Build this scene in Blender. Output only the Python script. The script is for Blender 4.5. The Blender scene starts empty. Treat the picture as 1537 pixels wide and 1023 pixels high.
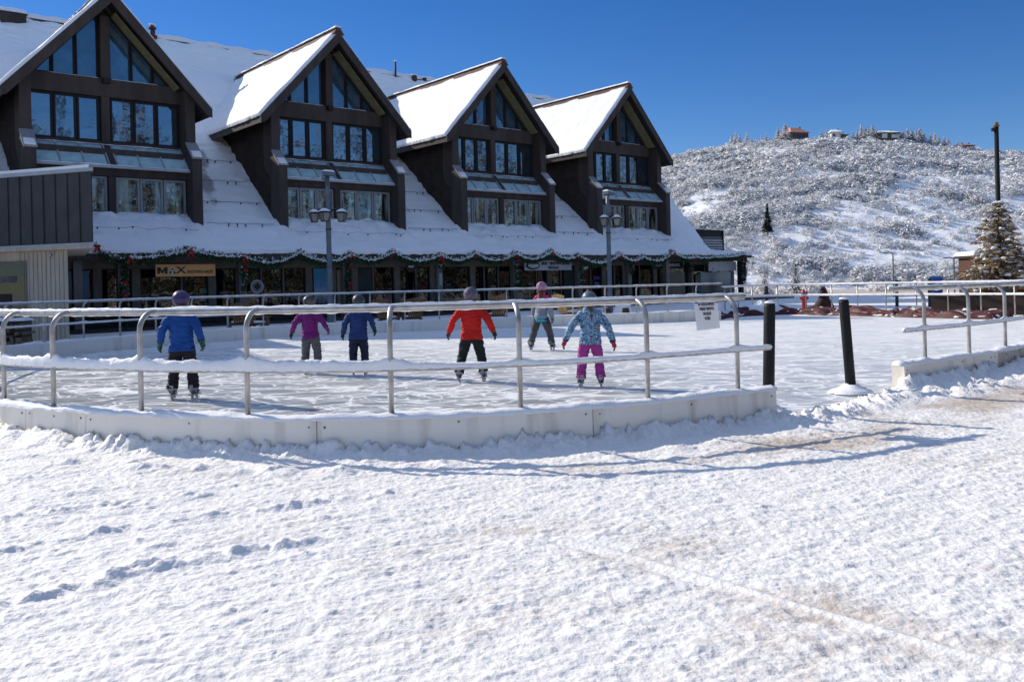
import bpy, bmesh, math, random
import numpy as np
from mathutils import Vector, Matrix, noise
random.seed(7); rng = np.random.default_rng(7)
S = bpy.context.scene
COL = S.collection
R = math.radians

# ------------------------------------------------------------------ helpers
def tag(o, label=None, cat=None, group=None, kind=None):
    if label: o['label'] = label
    if cat: o['category'] = cat
    if group: o['group'] = group
    if kind: o['kind'] = kind
    return o
def empty(name, loc=(0, 0, 0), rz=0, parent=None):
    o = bpy.data.objects.new(name, None); COL.objects.link(o)
    o.empty_display_size = .3; o.location = loc; o.rotation_euler = (0, 0, rz)
    if parent: o.parent = parent
    return o
def link(name, me, parent=None):
    o = bpy.data.objects.new(name, me); COL.objects.link(o)
    if parent: o.parent = parent
    return o
def kids(o): return [c for c in bpy.data.objects if c.parent == o]
def copy_tree(o, parent=None):
    c = o.copy(); COL.objects.link(c); c.parent = parent
    for ch in kids(o): copy_tree(ch, c)
    return c

class MB:
    def __init__(s): s.v = []; s.f = []; s.m = []; s.xf = None
    def add(s, vs, fs, mi=0):
        b = len(s.v); s.v += [tuple(p) for p in vs]
        s.f += [tuple(i + b for i in f) for f in fs]; s.m += [mi] * len(fs)
        return s
    def box(s, a, b, mi=0):
        x0, y0, z0 = a; x1, y1, z1 = b
        return s.add([(x0,y0,z0),(x1,y0,z0),(x1,y1,z0),(x0,y1,z0),(x0,y0,z1),(x1,y0,z1),(x1,y1,z1),(x0,y1,z1)],
                     [(0,3,2,1),(4,5,6,7),(0,1,5,4),(1,2,6,5),(2,3,7,6),(3,0,4,7)], mi)
    def hexa(s, bot, top, mi=0):   # two 4-point rings, ccw seen from above
        return s.add(list(bot) + list(top), [(3,2,1,0),(4,5,6,7),(0,1,5,4),(1,2,6,5),(2,3,7,6),(3,0,4,7)], mi)
    def bar(s, p, q, w, h, mi=0, up=(0,0,1)):
        p = Vector(p); q = Vector(q); d = (q - p).normalized(); u = Vector(up)
        sd = d.cross(u)
        if sd.length < 1e-4: sd = d.cross(Vector((1, 0, 0)))
        sd.normalize(); u = sd.cross(d); a = sd * w / 2; b = u * h / 2
        return s.add([p-a-b, p+a-b, p+a+b, p-a+b, q-a-b, q+a-b, q+a+b, q-a+b],
                     [(0,1,2,3),(7,6,5,4),(0,4,5,1),(1,5,6,2),(2,6,7,3),(3,7,4,0)], mi)
    def tube(s, pts, r, n=10, mi=0, caps=True, ell=None):
        pts = [Vector(p) for p in pts]; N = len(pts)
        rs = r if isinstance(r, (list, tuple)) else [r] * N
        t0 = (pts[1] - pts[0]).normalized()
        ref = Vector((0, 0, 1)) if abs(t0.z) < .9 else Vector((0, 1, 0))
        a = t0.cross(ref).normalized(); vs = []
        for i in range(N):
            t = (pts[min(i+1, N-1)] - pts[max(i-1, 0)]).normalized()
            a = (a - t * a.dot(t)).normalized(); b = t.cross(a)
            for k in range(n):
                an = 2 * math.pi * k / n
                vs.append(pts[i] + (a * math.cos(an) + b * math.sin(an)) * rs[i])
        fs = [(i*n+k, i*n+(k+1) % n, (i+1)*n+(k+1) % n, (i+1)*n+k) for i in range(N-1) for k in range(n)]
        if caps: fs += [tuple(reversed(range(n))), tuple(range((N-1)*n, N*n))]
        return s.add(vs, fs, mi)
    def rings(s, rr, n=16, mi=0):  # rr: list of (cx,cy,cz,rx,ry) horizontal ellipses
        vs = []
        for (cx, cy, cz, rx, ry) in rr:
            for k in range(n):
                an = 2 * math.pi * k / n
                vs.append((cx + rx * math.cos(an), cy + ry * math.sin(an), cz))
        N = len(rr)
        fs = [(i*n+k, i*n+(k+1) % n, (i+1)*n+(k+1) % n, (i+1)*n+k) for i in range(N-1) for k in range(n)]
        fs += [tuple(reversed(range(n))), tuple(range((N-1)*n, N*n))]
        return s.add(vs, fs, mi)
    def ball(s, c, r, n=10, m=6, mi=0):
        rx, ry, rz = r if isinstance(r, (list, tuple)) else (r, r, r)
        rr = []
        for i in range(1, m):
            a = math.pi * i / m
            rr.append((c[0], c[1], c[2] - rz * math.cos(a), rx * math.sin(a), ry * math.sin(a)))
        return s.rings(rr, n, mi)
    def poly(s, pts, d, mi=0):     # planar polygon extruded by vector d
        n = len(pts); d = Vector(d); P = [Vector(p) for p in pts]
        return s.add(P + [p + d for p in P], [tuple(range(n)), tuple(range(2*n-1, n-1, -1))] +
                     [(i, i+n, (i+1) % n+n, (i+1) % n) for i in range(n)], mi)
    def sheet(s, P, nu, nv, mi=0):   # P(i,j)->point
        vs = [P(i / nu, j / nv) for j in range(nv+1) for i in range(nu+1)]
        fs = [(j*(nu+1)+i, j*(nu+1)+i+1, (j+1)*(nu+1)+i+1, (j+1)*(nu+1)+i) for j in range(nv) for i in range(nu)]
        return s.add(vs, fs, mi)
    def build(s, name, mats, parent=None, smooth=False):
        me = bpy.data.meshes.new(name); me.from_pydata([tuple(v) for v in s.v], [], s.f)
        mats = mats if isinstance(mats, (list, tuple)) else [mats]
        for m in mats: me.materials.append(m)
        if len(mats) > 1: me.polygons.foreach_set('material_index', s.m)
        if smooth: me.polygons.foreach_set('use_smooth', [True] * len(s.f))
        me.update(); bm = bmesh.new(); bm.from_mesh(me); bmesh.ops.recalc_face_normals(bm, faces=bm.faces); bm.to_mesh(me); bm.free()
        return link(name, me, parent)

def np_mesh(name, verts, faces, mats, midx=None, smooth=False, parent=None):
    me = bpy.data.meshes.new(name); nv = len(verts); nf = len(faces); k = faces.shape[1]
    me.vertices.add(nv); me.vertices.foreach_set('co', verts.astype(np.float32).ravel())
    me.loops.add(nf*k); me.loops.foreach_set('vertex_index', faces.astype(np.int32).ravel())
    me.polygons.add(nf); me.polygons.foreach_set('loop_start', np.arange(0, nf*k, k, dtype=np.int32))
    me.polygons.foreach_set('loop_total', np.full(nf, k, dtype=np.int32))
    if smooth: me.polygons.foreach_set('use_smooth', np.ones(nf, dtype=bool))
    for m in (mats if isinstance(mats, (list, tuple)) else [mats]): me.materials.append(m)
    if midx is not None: me.polygons.foreach_set('material_index', midx.astype(np.int32))
    me.update(calc_edges=True); me.validate()
    return link(name, me, parent)

_perm = np.random.default_rng(3).permutation(4096)
def _grad(ix, iy, seed):
    h = _perm[(_perm[(ix + seed*131) & 4095] + iy) & 4095] * (2*math.pi/4096)
    return np.cos(h), np.sin(h)
def perlin(x, y, seed=0):
    x0 = np.floor(x).astype(np.int64); y0 = np.floor(y).astype(np.int64)
    fx = x - x0; fy = y - y0
    u = fx*fx*fx*(fx*(fx*6-15)+10); v = fy*fy*fy*(fy*(fy*6-15)+10)
    def g(i, j):
        gx, gy = _grad(x0+i, y0+j, seed); return gx*(fx-i) + gy*(fy-j)
    a = g(0,0)*(1-u)+g(1,0)*u; b = g(0,1)*(1-u)+g(1,1)*u
    return (a*(1-v)+b*v)*1.5
def fbm(x, y, o=4, seed=0, gain=.5):
    r = 0; a = 1; f = 1
    for i in range(o):
        r = r + a*perlin(x*f, y*f, seed+i*7); a *= gain; f *= 2.03
    return r
def sstep(a, b, x):
    t = np.clip((x-a)/(b-a), 0, 1); return t*t*(3-2*t)
def n1(p, sc=1.0, o=3): return noise.fractal(Vector(p)*sc, 1.0, 2.0, o)

# ------------------------------------------------------------------ materials
def nodes(m): return m.node_tree.nodes, m.node_tree.links
def mat(name, col, rough=.7, metal=0, spec=.5, var=0, vscale=3, col2=None, bump=0, bscale=30, bdist=.01, coords='Object', stretch=None, detail=5, lo=.35, hi=.65):
    m = bpy.data.materials.new(name); m.use_nodes = True; N, L = nodes(m)
    b = N['Principled BSDF']; b.inputs['Roughness'].default_value = rough; b.inputs['Metallic'].default_value = metal
    b.inputs['Specular IOR Level'].default_value = spec; b.inputs['Base Color'].default_value = (*col, 1)
    tc = N.new('ShaderNodeTexCoord'); mp = N.new('ShaderNodeMapping'); L.new(tc.outputs[coords], mp.inputs[0])
    if stretch: mp.inputs['Scale'].default_value = stretch
    if var or col2:
        nz = N.new('ShaderNodeTexNoise'); nz.inputs['Scale'].default_value = vscale; nz.inputs['Detail'].default_value = detail
        L.new(mp.outputs[0], nz.inputs['Vector'])
        rp = N.new('ShaderNodeValToRGB'); rp.color_ramp.elements[0].position = lo; rp.color_ramp.elements[1].position = hi
        c2 = col2 if col2 else tuple(c*(1-var) for c in col)
        rp.color_ramp.elements[0].color = (*c2, 1); rp.color_ramp.elements[1].color = (*col, 1)
        L.new(nz.outputs['Fac'], rp.inputs[0]); L.new(rp.outputs[0], b.inputs['Base Color'])
    if bump:
        nb = N.new('ShaderNodeTexNoise'); nb.inputs['Scale'].default_value = bscale; nb.inputs['Detail'].default_value = 6
        L.new(mp.outputs[0], nb.inputs['Vector']); bp = N.new('ShaderNodeBump'); bp.inputs['Strength'].default_value = bump
        bp.inputs['Distance'].default_value = bdist; L.new(nb.outputs['Fac'], bp.inputs['Height']); L.new(bp.outputs[0], b.inputs['Normal'])
    return m
def snowmat(name, col=(.90,.885,.87), bump=.5, bscale=12, bdist=.03, **k):
    m = mat(name, col, rough=.6, spec=.25, bump=bump, bscale=bscale, bdist=bdist, **k)
    return m
M = {}
M['snow'] = snowmat('snow')
M['snow_fine'] = snowmat('snow_fine', bscale=45, bdist=.012)
M['rail'] = mat('galvanised_rail', (.50,.48,.46), rough=.42, metal=.75, var=.35, vscale=9, bump=.15, bscale=60, bdist=.002)
M['panel'] = mat('white_plastic_panel', (.90,.83,.73), rough=.45, col2=(.66,.58,.49), vscale=5, bump=.06, bscale=6, detail=8, stretch=(1,1,.12), lo=.26, hi=.46)
M['bolt'] = mat('rusty_bolt', (.10,.06,.04), rough=.8)
M['black_post'] = mat('black_rubber_post', (.010,.010,.011), rough=.6, spec=.25, var=.3, bump=.2, bscale=40, bdist=.003)
M['trim'] = mat('dark_brown_trim', (.080,.062,.054), spec=.15, rough=.65, var=.28, vscale=2.5, bump=.15, bscale=40, bdist=.004, stretch=(1,1,.2))
M['trim_grey'] = mat('grey_window_trim', (.30,.30,.31), rough=.5, var=.2, vscale=8)
M['trim_dark'] = mat('charcoal_window_trim', (.028,.025,.025), spec=.2, rough=.6, var=.2, vscale=8)
M['pier'] = mat('taupe_pier_paint', (.25,.205,.17), rough=.7, var=.25, vscale=3, bump=.1, bscale=30, bdist=.003)
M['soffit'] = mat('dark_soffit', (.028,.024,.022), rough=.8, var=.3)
M['yellow_soffit'] = mat('olive_soffit_board', (.22,.19,.09), rough=.7, var=.3, vscale=4)
M['ridge_board'] = mat('rusty_ridge_board', (.13,.055,.04), rough=.8, var=.5, vscale=5)
M['annex_metal'] = mat('standing_seam_metal', (.072,.068,.066), rough=.6, metal=.0, spec=.25, var=.22, vscale=2, bump=.05, bscale=15)
M['beige'] = mat('beige_board_siding', (.62,.50,.37), rough=.8, var=.2, vscale=3, stretch=(3,3,.4))
M['gutter'] = mat('pale_gutter', (.42,.43,.45), rough=.45, var=.15)
M['lamp_grey'] = mat('grey_lamp_metal', (.20,.215,.235), rough=.45, metal=.4, var=.3, vscale=6)
M['lamp_black'] = mat('dark_lantern_metal', (.035,.037,.042), rough=.45, metal=.3)
M['lamp_glass'] = mat('frosted_lantern_glass', (.22,.22,.19), rough=.3)
M['wood'] = mat('weathered_chair_wood', (.22,.115,.05), rough=.7, var=.4, vscale=8)
M['brownwood'] = mat('dark_planter_board', (.040,.022,.018), rough=.8, var=.3, vscale=4)
M['rustwood'] = mat('red_brown_boards', (.10,.034,.016), rough=.8, var=.4, vscale=4, stretch=(4,4,.5))
M['tarp'] = mat('maroon_tarp', (.095,.011,.013), rough=.6, var=.5, vscale=3, bump=.4, bscale=6, bdist=.04)
M['blue_plastic'] = mat('blue_plastic', (.012,.10,.42), rough=.45, var=.1)
M['red_paint'] = mat('red_paint', (.30,.015,.018), rough=.45, var=.1)
M['bark'] = mat('bark', (.11,.08,.06), rough=.9, var=.4, vscale=10, bump=.5, bscale=30)
M['needle'] = mat('fir_needles', (.50,.32,.12), rough=.8, var=.6, vscale=2.0)
M['needle_dark'] = mat('dark_needles', (.03,.038,.028), rough=.8, var=.5, vscale=2)
M['frost'] = mat('frosted_twigs', (.86,.85,.84), rough=.9, var=.25, vscale=.4)
M['twig'] = mat('bare_twigs', (.46,.43,.41), rough=.9, var=.4, vscale=.6)
M['greenery'] = mat('garland_needles', (.055,.12,.045), rough=.8, var=.5, vscale=6)
M['bulb'] = mat('white_bulbs_and_snow', (.95,.95,.93), rough=.5)
M['bow'] = mat('red_velvet_bow', (.50,.012,.018), rough=.7, var=.5, vscale=8)
M['wire'] = mat('black_cable', (.015,.015,.017), rough=.6)
M['stone'] = mat('stacked_firewood', (.22,.15,.09), rough=.9, var=.5, vscale=6)

# lap siding: horizontal boards
def siding():
    m = mat('dark_lap_siding', (.056,.041,.033), spec=.1, rough=.85, var=.3, vscale=1.5)
    N, L = nodes(m); b = N['Principled BSDF']
    tc = N.new('ShaderNodeTexCoord'); sp = N.new('ShaderNodeSeparateXYZ'); L.new(tc.outputs['Object'], sp.inputs[0])
    mu = N.new('ShaderNodeMath'); mu.operation = 'MULTIPLY'; mu.inputs[1].default_value = 5.0; L.new(sp.outputs[2], mu.inputs[0])
    fr = N.new('ShaderNodeMath'); fr.operation = 'FRACT'; L.new(mu.outputs[0], fr.inputs[0])
    bp = N.new('ShaderNodeBump'); bp.inputs['Strength'].default_value = 1; bp.inputs['Distance'].default_value = -.035
    L.new(fr.outputs[0], bp.inputs['Height']); L.new(bp.outputs[0], b.inputs['Normal'])
    return m
M['siding'] = siding()

def glass(name, tint, refl=.42, curtain=None):
    m = bpy.data.materials.new(name); m.use_nodes = True; N, L = nodes(m)
    b = N['Principled BSDF']; b.inputs['Roughness'].default_value = .5; b.inputs['Specular IOR Level'].default_value = .05; b.inputs['Base Color'].default_value = (*tint, 1)
    tc = N.new('ShaderNodeTexCoord'); oi = N.new('ShaderNodeObjectInfo')
    gl = N.new('ShaderNodeBsdfGlossy'); gl.inputs['Roughness'].default_value = .03; gl.inputs['Color'].default_value = (.74,.76,.76,1)
    nb = N.new('ShaderNodeTexNoise'); nb.inputs['Scale'].default_value = 1.3; L.new(tc.outputs['Object'], nb.inputs['Vector'])
    bp = N.new('ShaderNodeBump'); bp.inputs['Strength'].default_value = .25; bp.inputs['Distance'].default_value = .03
    L.new(nb.outputs['Fac'], bp.inputs['Height']); L.new(bp.outputs[0], gl.inputs['Normal'])
    mx = N.new('ShaderNodeMixShader'); mx.inputs[0].default_value = refl
    L.new(b.outputs[0], mx.inputs[1]); L.new(gl.outputs[0], mx.inputs[2]); L.new(mx.outputs[0], N['Material Output'].inputs[0])
    # soft interior shapes behind the pane
    mp = N.new('ShaderNodeMapping'); L.new(tc.outputs['Object'], mp.inputs[0])
    cb = N.new('ShaderNodeCombineXYZ'); L.new(oi.outputs['Random'], cb.inputs[0]); L.new(oi.outputs['Random'], cb.inputs[2])
    sc = N.new('ShaderNodeVectorMath'); sc.operation = 'SCALE'; sc.inputs['Scale'].default_value = 37; L.new(cb.outputs[0], sc.inputs[0]); L.new(sc.outputs[0], mp.inputs['Location'])
    rp = N.new('ShaderNodeValToRGB')
    if curtain:
        mp.inputs['Scale'].default_value = (2.2, 2.2, .35)
        nz = N.new('ShaderNodeTexNoise'); nz.inputs['Scale'].default_value = 1.8; nz.inputs['Detail'].default_value = 4; L.new(mp.outputs[0], nz.inputs['Vector'])
        cr = rp.color_ramp; cr.elements[0].position = .42; cr.elements[0].color = (.008,.009,.010,1)
        cr.elements[1].position = .62; cr.elements[1].color = (*curtain[1], 1)
        e = cr.elements.new(.52); e.color = (*curtain[0], 1)
    else:
        nz = N.new('ShaderNodeTexNoise'); nz.inputs['Scale'].default_value = 1.4; nz.inputs['Detail'].default_value = 3; L.new(mp.outputs[0], nz.inputs['Vector'])
        cr = rp.color_ramp; cr.elements[0].position = .45; cr.elements[0].color = (*tint, 1)
        cr.elements[1].position = .75; cr.elements[1].color = tuple(c*2+.003 for c in tint)+(1,)
    L.new(nz.outputs['Fac'], rp.inputs[0]); L.new(rp.outputs[0], b.inputs['Base Color'])
    return m
M['glass_up'] = glass('loft_window_glass', (.014,.028,.038), .36)
M['glass_gable'] = glass('gable_window_glass', (.030,.075,.115), .22)  # blue base colour stands in for reflected sky
M['glass_low'] = glass('curtained_window_glass', (.02,.02,.02), .22, [(.16,.13,.08), (.26,.33,.29)])
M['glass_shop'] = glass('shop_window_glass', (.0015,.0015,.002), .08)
M['skylight'] = mat('frosted_skylight_glass', (.52,.72,.74), rough=.12, var=.3, vscale=2.2)

def snow_ground():
    m = snowmat('packed_snow', col=(.89,.85,.80), bump=.9, bscale=24, bdist=.018)
    N, L = nodes(m); b = N['Principled BSDF']
    tc = N.new('ShaderNodeTexCoord'); at = N.new('ShaderNodeAttribute'); at.attribute_name = 'bare'
    n1_ = N.new('ShaderNodeTexNoise'); n1_.inputs['Scale'].default_value = 1.1; n1_.inputs['Detail'].default_value = 9; n1_.inputs['Roughness'].default_value = .68
    mp = N.new('ShaderNodeMapping'); mp.inputs['Scale'].default_value = (1, 1.6, 1); mp.inputs['Rotation'].default_value = (0,0,.3); L.new(tc.outputs['Object'], mp.inputs[0]); L.new(mp.outputs[0], n1_.inputs['Vector'])
    n2 = N.new('ShaderNodeTexNoise'); n2.inputs['Scale'].default_value = 9; n2.inputs['Detail'].default_value = 8; n2.inputs['Roughness'].default_value = .7; L.new(tc.outputs['Object'], n2.inputs['Vector'])
    mu = N.new('ShaderNodeMath'); mu.operation = 'ADD'; L.new(n1_.outputs['Fac'], mu.inputs[0]); L.new(n2.outputs['Fac'], mu.inputs[1])
    ad = N.new('ShaderNodeMath'); ad.operation = 'ADD'; L.new(mu.outputs[0], ad.inputs[0]); L.new(at.outputs['Fac'], ad.inputs[1])
    rp = N.new('ShaderNodeValToRGB'); cr = rp.color_ramp; cr.elements[0].position = .0; cr.elements[0].color = (0,0,0,1); cr.elements[1].position = 1; cr.elements[1].color = (1,1,1,1)
    mr = N.new('ShaderNodeMapRange'); mr.inputs['From Min'].default_value = .86; mr.inputs['From Max'].default_value = 1.30; L.new(ad.outputs[0], mr.inputs[0])
    mx = N.new('ShaderNodeMix'); mx.data_type = 'RGBA'; L.new(mr.outputs[0], mx.inputs[0])
    mx.inputs[6].default_value = (.89,.85,.80,1); mx.inputs[7].default_value = (.56,.465,.38,1)
    L.new(mx.outputs[2], b.inputs['Base Color'])
    return m
M['ground'] = snow_ground()

def ice():
    m = bpy.data.materials.new('scratched_ice'); m.use_nodes = True; N, L = nodes(m); b = N['Principled BSDF']
    tc = N.new('ShaderNodeTexCoord')
    def scratch(scale, width, rot, st, seed, dist=1.2):
        mp = N.new('ShaderNodeMapping'); mp.inputs['Rotation'].default_value = (0,0,rot); mp.inputs['Scale'].default_value = st; mp.inputs['Location'].default_value = (seed, seed*1.7, 0)
        L.new(tc.outputs['Object'], mp.inputs[0])
        nz = N.new('ShaderNodeTexNoise'); nz.inputs['Scale'].default_value = scale; nz.inputs['Detail'].default_value = 1.7; nz.inputs['Distortion'].default_value = dist
        L.new(mp.outputs[0], nz.inputs['Vector'])
        s_ = N.new('ShaderNodeMath'); s_.operation = 'SUBTRACT'; s_.inputs[1].default_value = .5; L.new(nz.outputs['Fac'], s_.inputs[0])
        a_ = N.new('ShaderNodeMath'); a_.operation = 'ABSOLUTE'; L.new(s_.outputs[0], a_.inputs[0])
        r_ = N.new('ShaderNodeMapRange'); r_.inputs['From Min'].default_value = 0; r_.inputs['From Max'].default_value = width; r_.inputs['To Min'].default_value = 1; r_.inputs['To Max'].default_value = 0
        L.new(a_.outputs[0], r_.inputs[0]); return r_.outputs[0]
    outs = [scratch(.8,.017,.12,(.55,1,1),3,1.0), scratch(1.0,.016,-.35,(.6,1.1,1),9,1.2), scratch(.55,.010,.5,(.7,1.2,1),31,1.8), scratch(1.5,.016,1.1,(.6,1,1),17,.8), scratch(2.4,.016,-.1,(.5,1,1),57,.6)]
    cur = outs[0]
    for i, o in enumerate(outs[1:]):
        mx_ = N.new('ShaderNodeMath'); mx_.operation = 'MAXIMUM'; L.new(cur, mx_.inputs[0]); L.new(o, mx_.inputs[1]); cur = mx_.outputs[0]
    # cloudy base
    cl = N.new('ShaderNodeTexNoise'); cl.inputs['Scale'].default_value = 1.6; cl.inputs['Detail'].default_value = 8; cl.inputs['Roughness'].default_value = .65
    mp = N.new('ShaderNodeMapping'); mp.inputs['Scale'].default_value = (.7,1.6,1); L.new(tc.outputs['Object'], mp.inputs[0]); L.new(mp.outputs[0], cl.inputs['Vector'])
    sp = N.new('ShaderNodeSeparateXYZ'); L.new(tc.outputs['Object'], sp.inputs[0])
    # more shaved snow toward the far side and the right
    mr = N.new('ShaderNodeMapRange'); mr.inputs['From Min'].default_value = 9; mr.inputs['From Max'].default_value = 24; mr.inputs['To Max'].default_value = .62
    ax = N.new('ShaderNodeMath'); ax.operation = 'MULTIPLY_ADD'; ax.inputs[1].default_value = .55; L.new(sp.outputs[0], ax.inputs[0]); L.new(sp.outputs[1], ax.inputs[2])
    L.new(ax.outputs[0], mr.inputs[0])
    cm = N.new('ShaderNodeMapRange'); cm.inputs['From Min'].default_value = .42; cm.inputs['From Max'].default_value = .70; cm.inputs['To Max'].default_value = .42; L.new(cl.outputs['Fac'], cm.inputs[0])
    s1 = N.new('ShaderNodeMath'); s1.operation = 'MULTIPLY_ADD'; s1.inputs[1].default_value = 1.0; L.new(cur, s1.inputs[0]); L.new(cm.outputs[0], s1.inputs[2])
    s2 = N.new('ShaderNodeMath'); s2.operation = 'ADD'; s2.use_clamp = True; L.new(s1.outputs[0], s2.inputs[0]); L.new(mr.outputs[0], s2.inputs[1])
    mx = N.new('ShaderNodeMix'); mx.data_type = 'RGBA'; L.new(s2.outputs[0], mx.inputs[0])
    mx.inputs[6].default_value = (.36,.38,.385,1); mx.inputs[7].default_value = (.89,.87,.84,1); L.new(mx.outputs[2], b.inputs['Base Color'])
    rr = N.new('ShaderNodeMapRange'); rr.inputs['To Min'].default_value = .13; rr.inputs['To Max'].default_value = .6; L.new(s2.outputs[0], rr.inputs[0]); L.new(rr.outputs[0], b.inputs['Roughness'])
    bp = N.new('ShaderNodeBump'); bp.inputs['Strength'].default_value = .12; bp.inputs['Distance'].default_value = .004; L.new(s2.outputs[0], bp.inputs['Height']); L.new(bp.outputs[0], b.inputs['Normal'])
    b.inputs['Specular IOR Level'].default_value = .55
    return m
M['ice'] = ice()

def roofsnow():
    m = snowmat('roof_snow', col=(.97,.96,.94), bump=.7, bscale=3, bdist=.08, stretch=(.6,.6,3))
    N, L = nodes(m); b = N['Principled BSDF']; tc = N.new('ShaderNodeTexCoord')
    at = N.new('ShaderNodeAttribute'); at.attribute_name = 'bare'
    nz = N.new('ShaderNodeTexNoise'); nz.inputs['Scale'].default_value = .9; nz.inputs['Detail'].default_value = 8; nz.inputs['Roughness'].default_value = .6; L.new(tc.outputs['Object'], nz.inputs['Vector'])
    ad = N.new('ShaderNodeMath'); ad.operation = 'ADD'; L.new(nz.outputs['Fac'], ad.inputs[0]); L.new(at.outputs['Fac'], ad.inputs[1])
    mr = N.new('ShaderNodeMapRange'); mr.inputs['From Min'].default_value = .95; mr.inputs['From Max'].default_value = 1.12; mr.inputs['To Max'].default_value = .85; L.new(ad.outputs[0], mr.inputs[0])
    br = N.new('ShaderNodeTexBrick'); br.inputs['Scale'].default_value = 3; br.inputs['Color1'].default_value = (.20,.14,.12,1); br.inputs['Color2'].default_value = (.30,.24,.22,1); br.inputs['Mortar'].default_value = (.6,.6,.65,1)
    L.new(tc.outputs['Object'], br.inputs['Vector'])
    mx = N.new('ShaderNodeMix'); mx.data_type = 'RGBA'; L.new(mr.outputs[0], mx.inputs[0]); mx.inputs[6].default_value = (.97,.96,.94,1); L.new(br.outputs[0], mx.inputs[7]); L.new(mx.outputs[2], b.inputs['Base Color'])
    return m
M['roofsnow'] = roofsnow()
M['shingle'] = mat('roof_shingles', (.10,.07,.06), rough=.9, var=.4, vscale=6)

def text(body, size, mt, parent, loc, rot, name='lettering', ext=.004, offset=0, align='CENTER', sx=1):
    cu = bpy.data.curves.new('lettering', 'FONT'); cu.body = body; cu.size = size; cu.extrude = ext; cu.offset = offset
    cu.align_x = align; cu.align_y = 'CENTER'
    tmp = bpy.data.objects.new('tmp', cu); COL.objects.link(tmp)
    dg = bpy.context.evaluated_depsgraph_get(); dg.update()
    me = bpy.data.meshes.new_from_object(tmp.evaluated_get(dg)); bpy.data.objects.remove(tmp)
    me.materials.clear(); me.materials.append(mt); me.name = 'lettering'
    o = link(name, me, parent); o.location = loc; o.rotation_euler = rot; o.scale = (sx, 1, 1)
    return o

# ------------------------------------------------------------------ camera, light, world
LENS = 36*1312/1537
cam = bpy.data.cameras.new('camera'); co = bpy.data.objects.new('camera', cam); COL.objects.link(co); S.camera = co
cam.sensor_width = 36; cam.lens = LENS; cam.clip_end = 6000; cam.clip_start = .1
co.matrix_world = Matrix.Translation((0, 0, 1.45)) @ Matrix.Rotation(R(90), 4, 'X') @ Matrix.Rotation(-.024, 4, 'Z')
cam.shift_y = -(511.5-425)/1537
S.render.resolution_x = 1024; S.render.resolution_y = 681
SUN_EL = R(30.3); TR = Vector((.835, -.55)).normalized()
sun = bpy.data.lights.new('sun', 'SUN'); sun.energy = 4.9; sun.angle = R(.53); sun.color = (1, .93, .80)
so = bpy.data.objects.new('sun', sun); COL.objects.link(so)
d = Vector((TR.x*math.cos(SUN_EL), TR.y*math.cos(SUN_EL), -math.sin(SUN_EL)))
so.rotation_euler = d.to_track_quat('-Z', 'Y').to_euler()
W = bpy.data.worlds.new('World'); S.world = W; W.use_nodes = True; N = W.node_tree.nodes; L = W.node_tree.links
sky = N.new('ShaderNodeTexSky'); sky.sky_type = 'NISHITA'; sky.sun_disc = False; sky.sun_elevation = SUN_EL
sky.sun_rotation = math.atan2(-TR.x, -TR.y); sky.altitude = 2200; sky.air_density = 1.0; sky.dust_density = 0.15; sky.ozone_density = 2.5
hs = N.new('ShaderNodeHueSaturation'); hs.inputs['Saturation'].default_value = 1.34; hs.inputs['Value'].default_value = .95; hs.inputs['Hue'].default_value = .512
h2 = N.new('ShaderNodeHueSaturation'); h2.inputs['Saturation'].default_value = .74; h2.inputs['Value'].default_value = 2.7  # overhead sky boosted beyond natural brightness, added fill for shaded areas
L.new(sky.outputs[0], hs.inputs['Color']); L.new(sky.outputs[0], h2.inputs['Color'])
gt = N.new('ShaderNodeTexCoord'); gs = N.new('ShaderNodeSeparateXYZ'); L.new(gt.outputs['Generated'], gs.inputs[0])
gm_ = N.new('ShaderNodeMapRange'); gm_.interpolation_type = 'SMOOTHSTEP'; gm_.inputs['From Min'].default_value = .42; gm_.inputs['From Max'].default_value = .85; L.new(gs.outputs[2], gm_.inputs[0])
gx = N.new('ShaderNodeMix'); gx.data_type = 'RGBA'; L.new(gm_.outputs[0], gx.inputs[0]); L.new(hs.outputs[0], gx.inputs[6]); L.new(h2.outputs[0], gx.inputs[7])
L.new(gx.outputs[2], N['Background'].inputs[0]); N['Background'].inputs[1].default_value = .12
S.view_settings.view_transform = 'Standard'; S.view_settings.look = 'None'; S.view_settings.exposure = 0

# ------------------------------------------------------------------ rink outline
def catmull(P, step=.15, closed=False):
    P = [Vector((p[0], p[1], 0)) for p in P]; n = len(P); out = []
    for i in range(n if closed else n-1):
        a, b, c, d_ = (P[(i-1) % n] if closed or i > 0 else P[0]*2-P[1]), P[i], P[(i+1) % n], (P[(i+2) % n] if closed or i+2 < n else P[-1]*2-P[-2])
        k = max(1, int((c-b).length/step))
        for j in range(k):
            t = j/k
            out.append(.5*((2*b)+(-a+c)*t+(2*a-5*b+4*c-d_)*t*t+(-a+3*b-3*c+d_)*t**3))
    if not closed: out.append(P[-1])
    return out
FRONT = [(2.64,8.79),(1.83,8.36),(1.15,8.0),(.5,7.72),(-.3,7.53),(-1.05,7.46),(-1.76,7.49),(-2.41,7.66),(-3.49,8.03),(-4.58,8.58),(-5.5,9.2),(-7.3,10.7),(-9,12.8),(-10.3,15.2),(-11.1,17.6)]
BACK = [(-11.25,19.2),(-10.7,20.9),(-9.9,22.8),(-8.8,24.5),(-7.3,26.0),(-5.5,27.1),(-3.6,27.9),(-1.5,28.5),(.7,28.95),(3,29.4),(5.2,29.95),(7.2,30.6)]
RIGHTBACK = [(9,31.9),(10.9,32.4),(12.4,31.3),(13.4,29.5),(14.6,27.6),(15.6,26.2),(15.9,24)]
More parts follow.
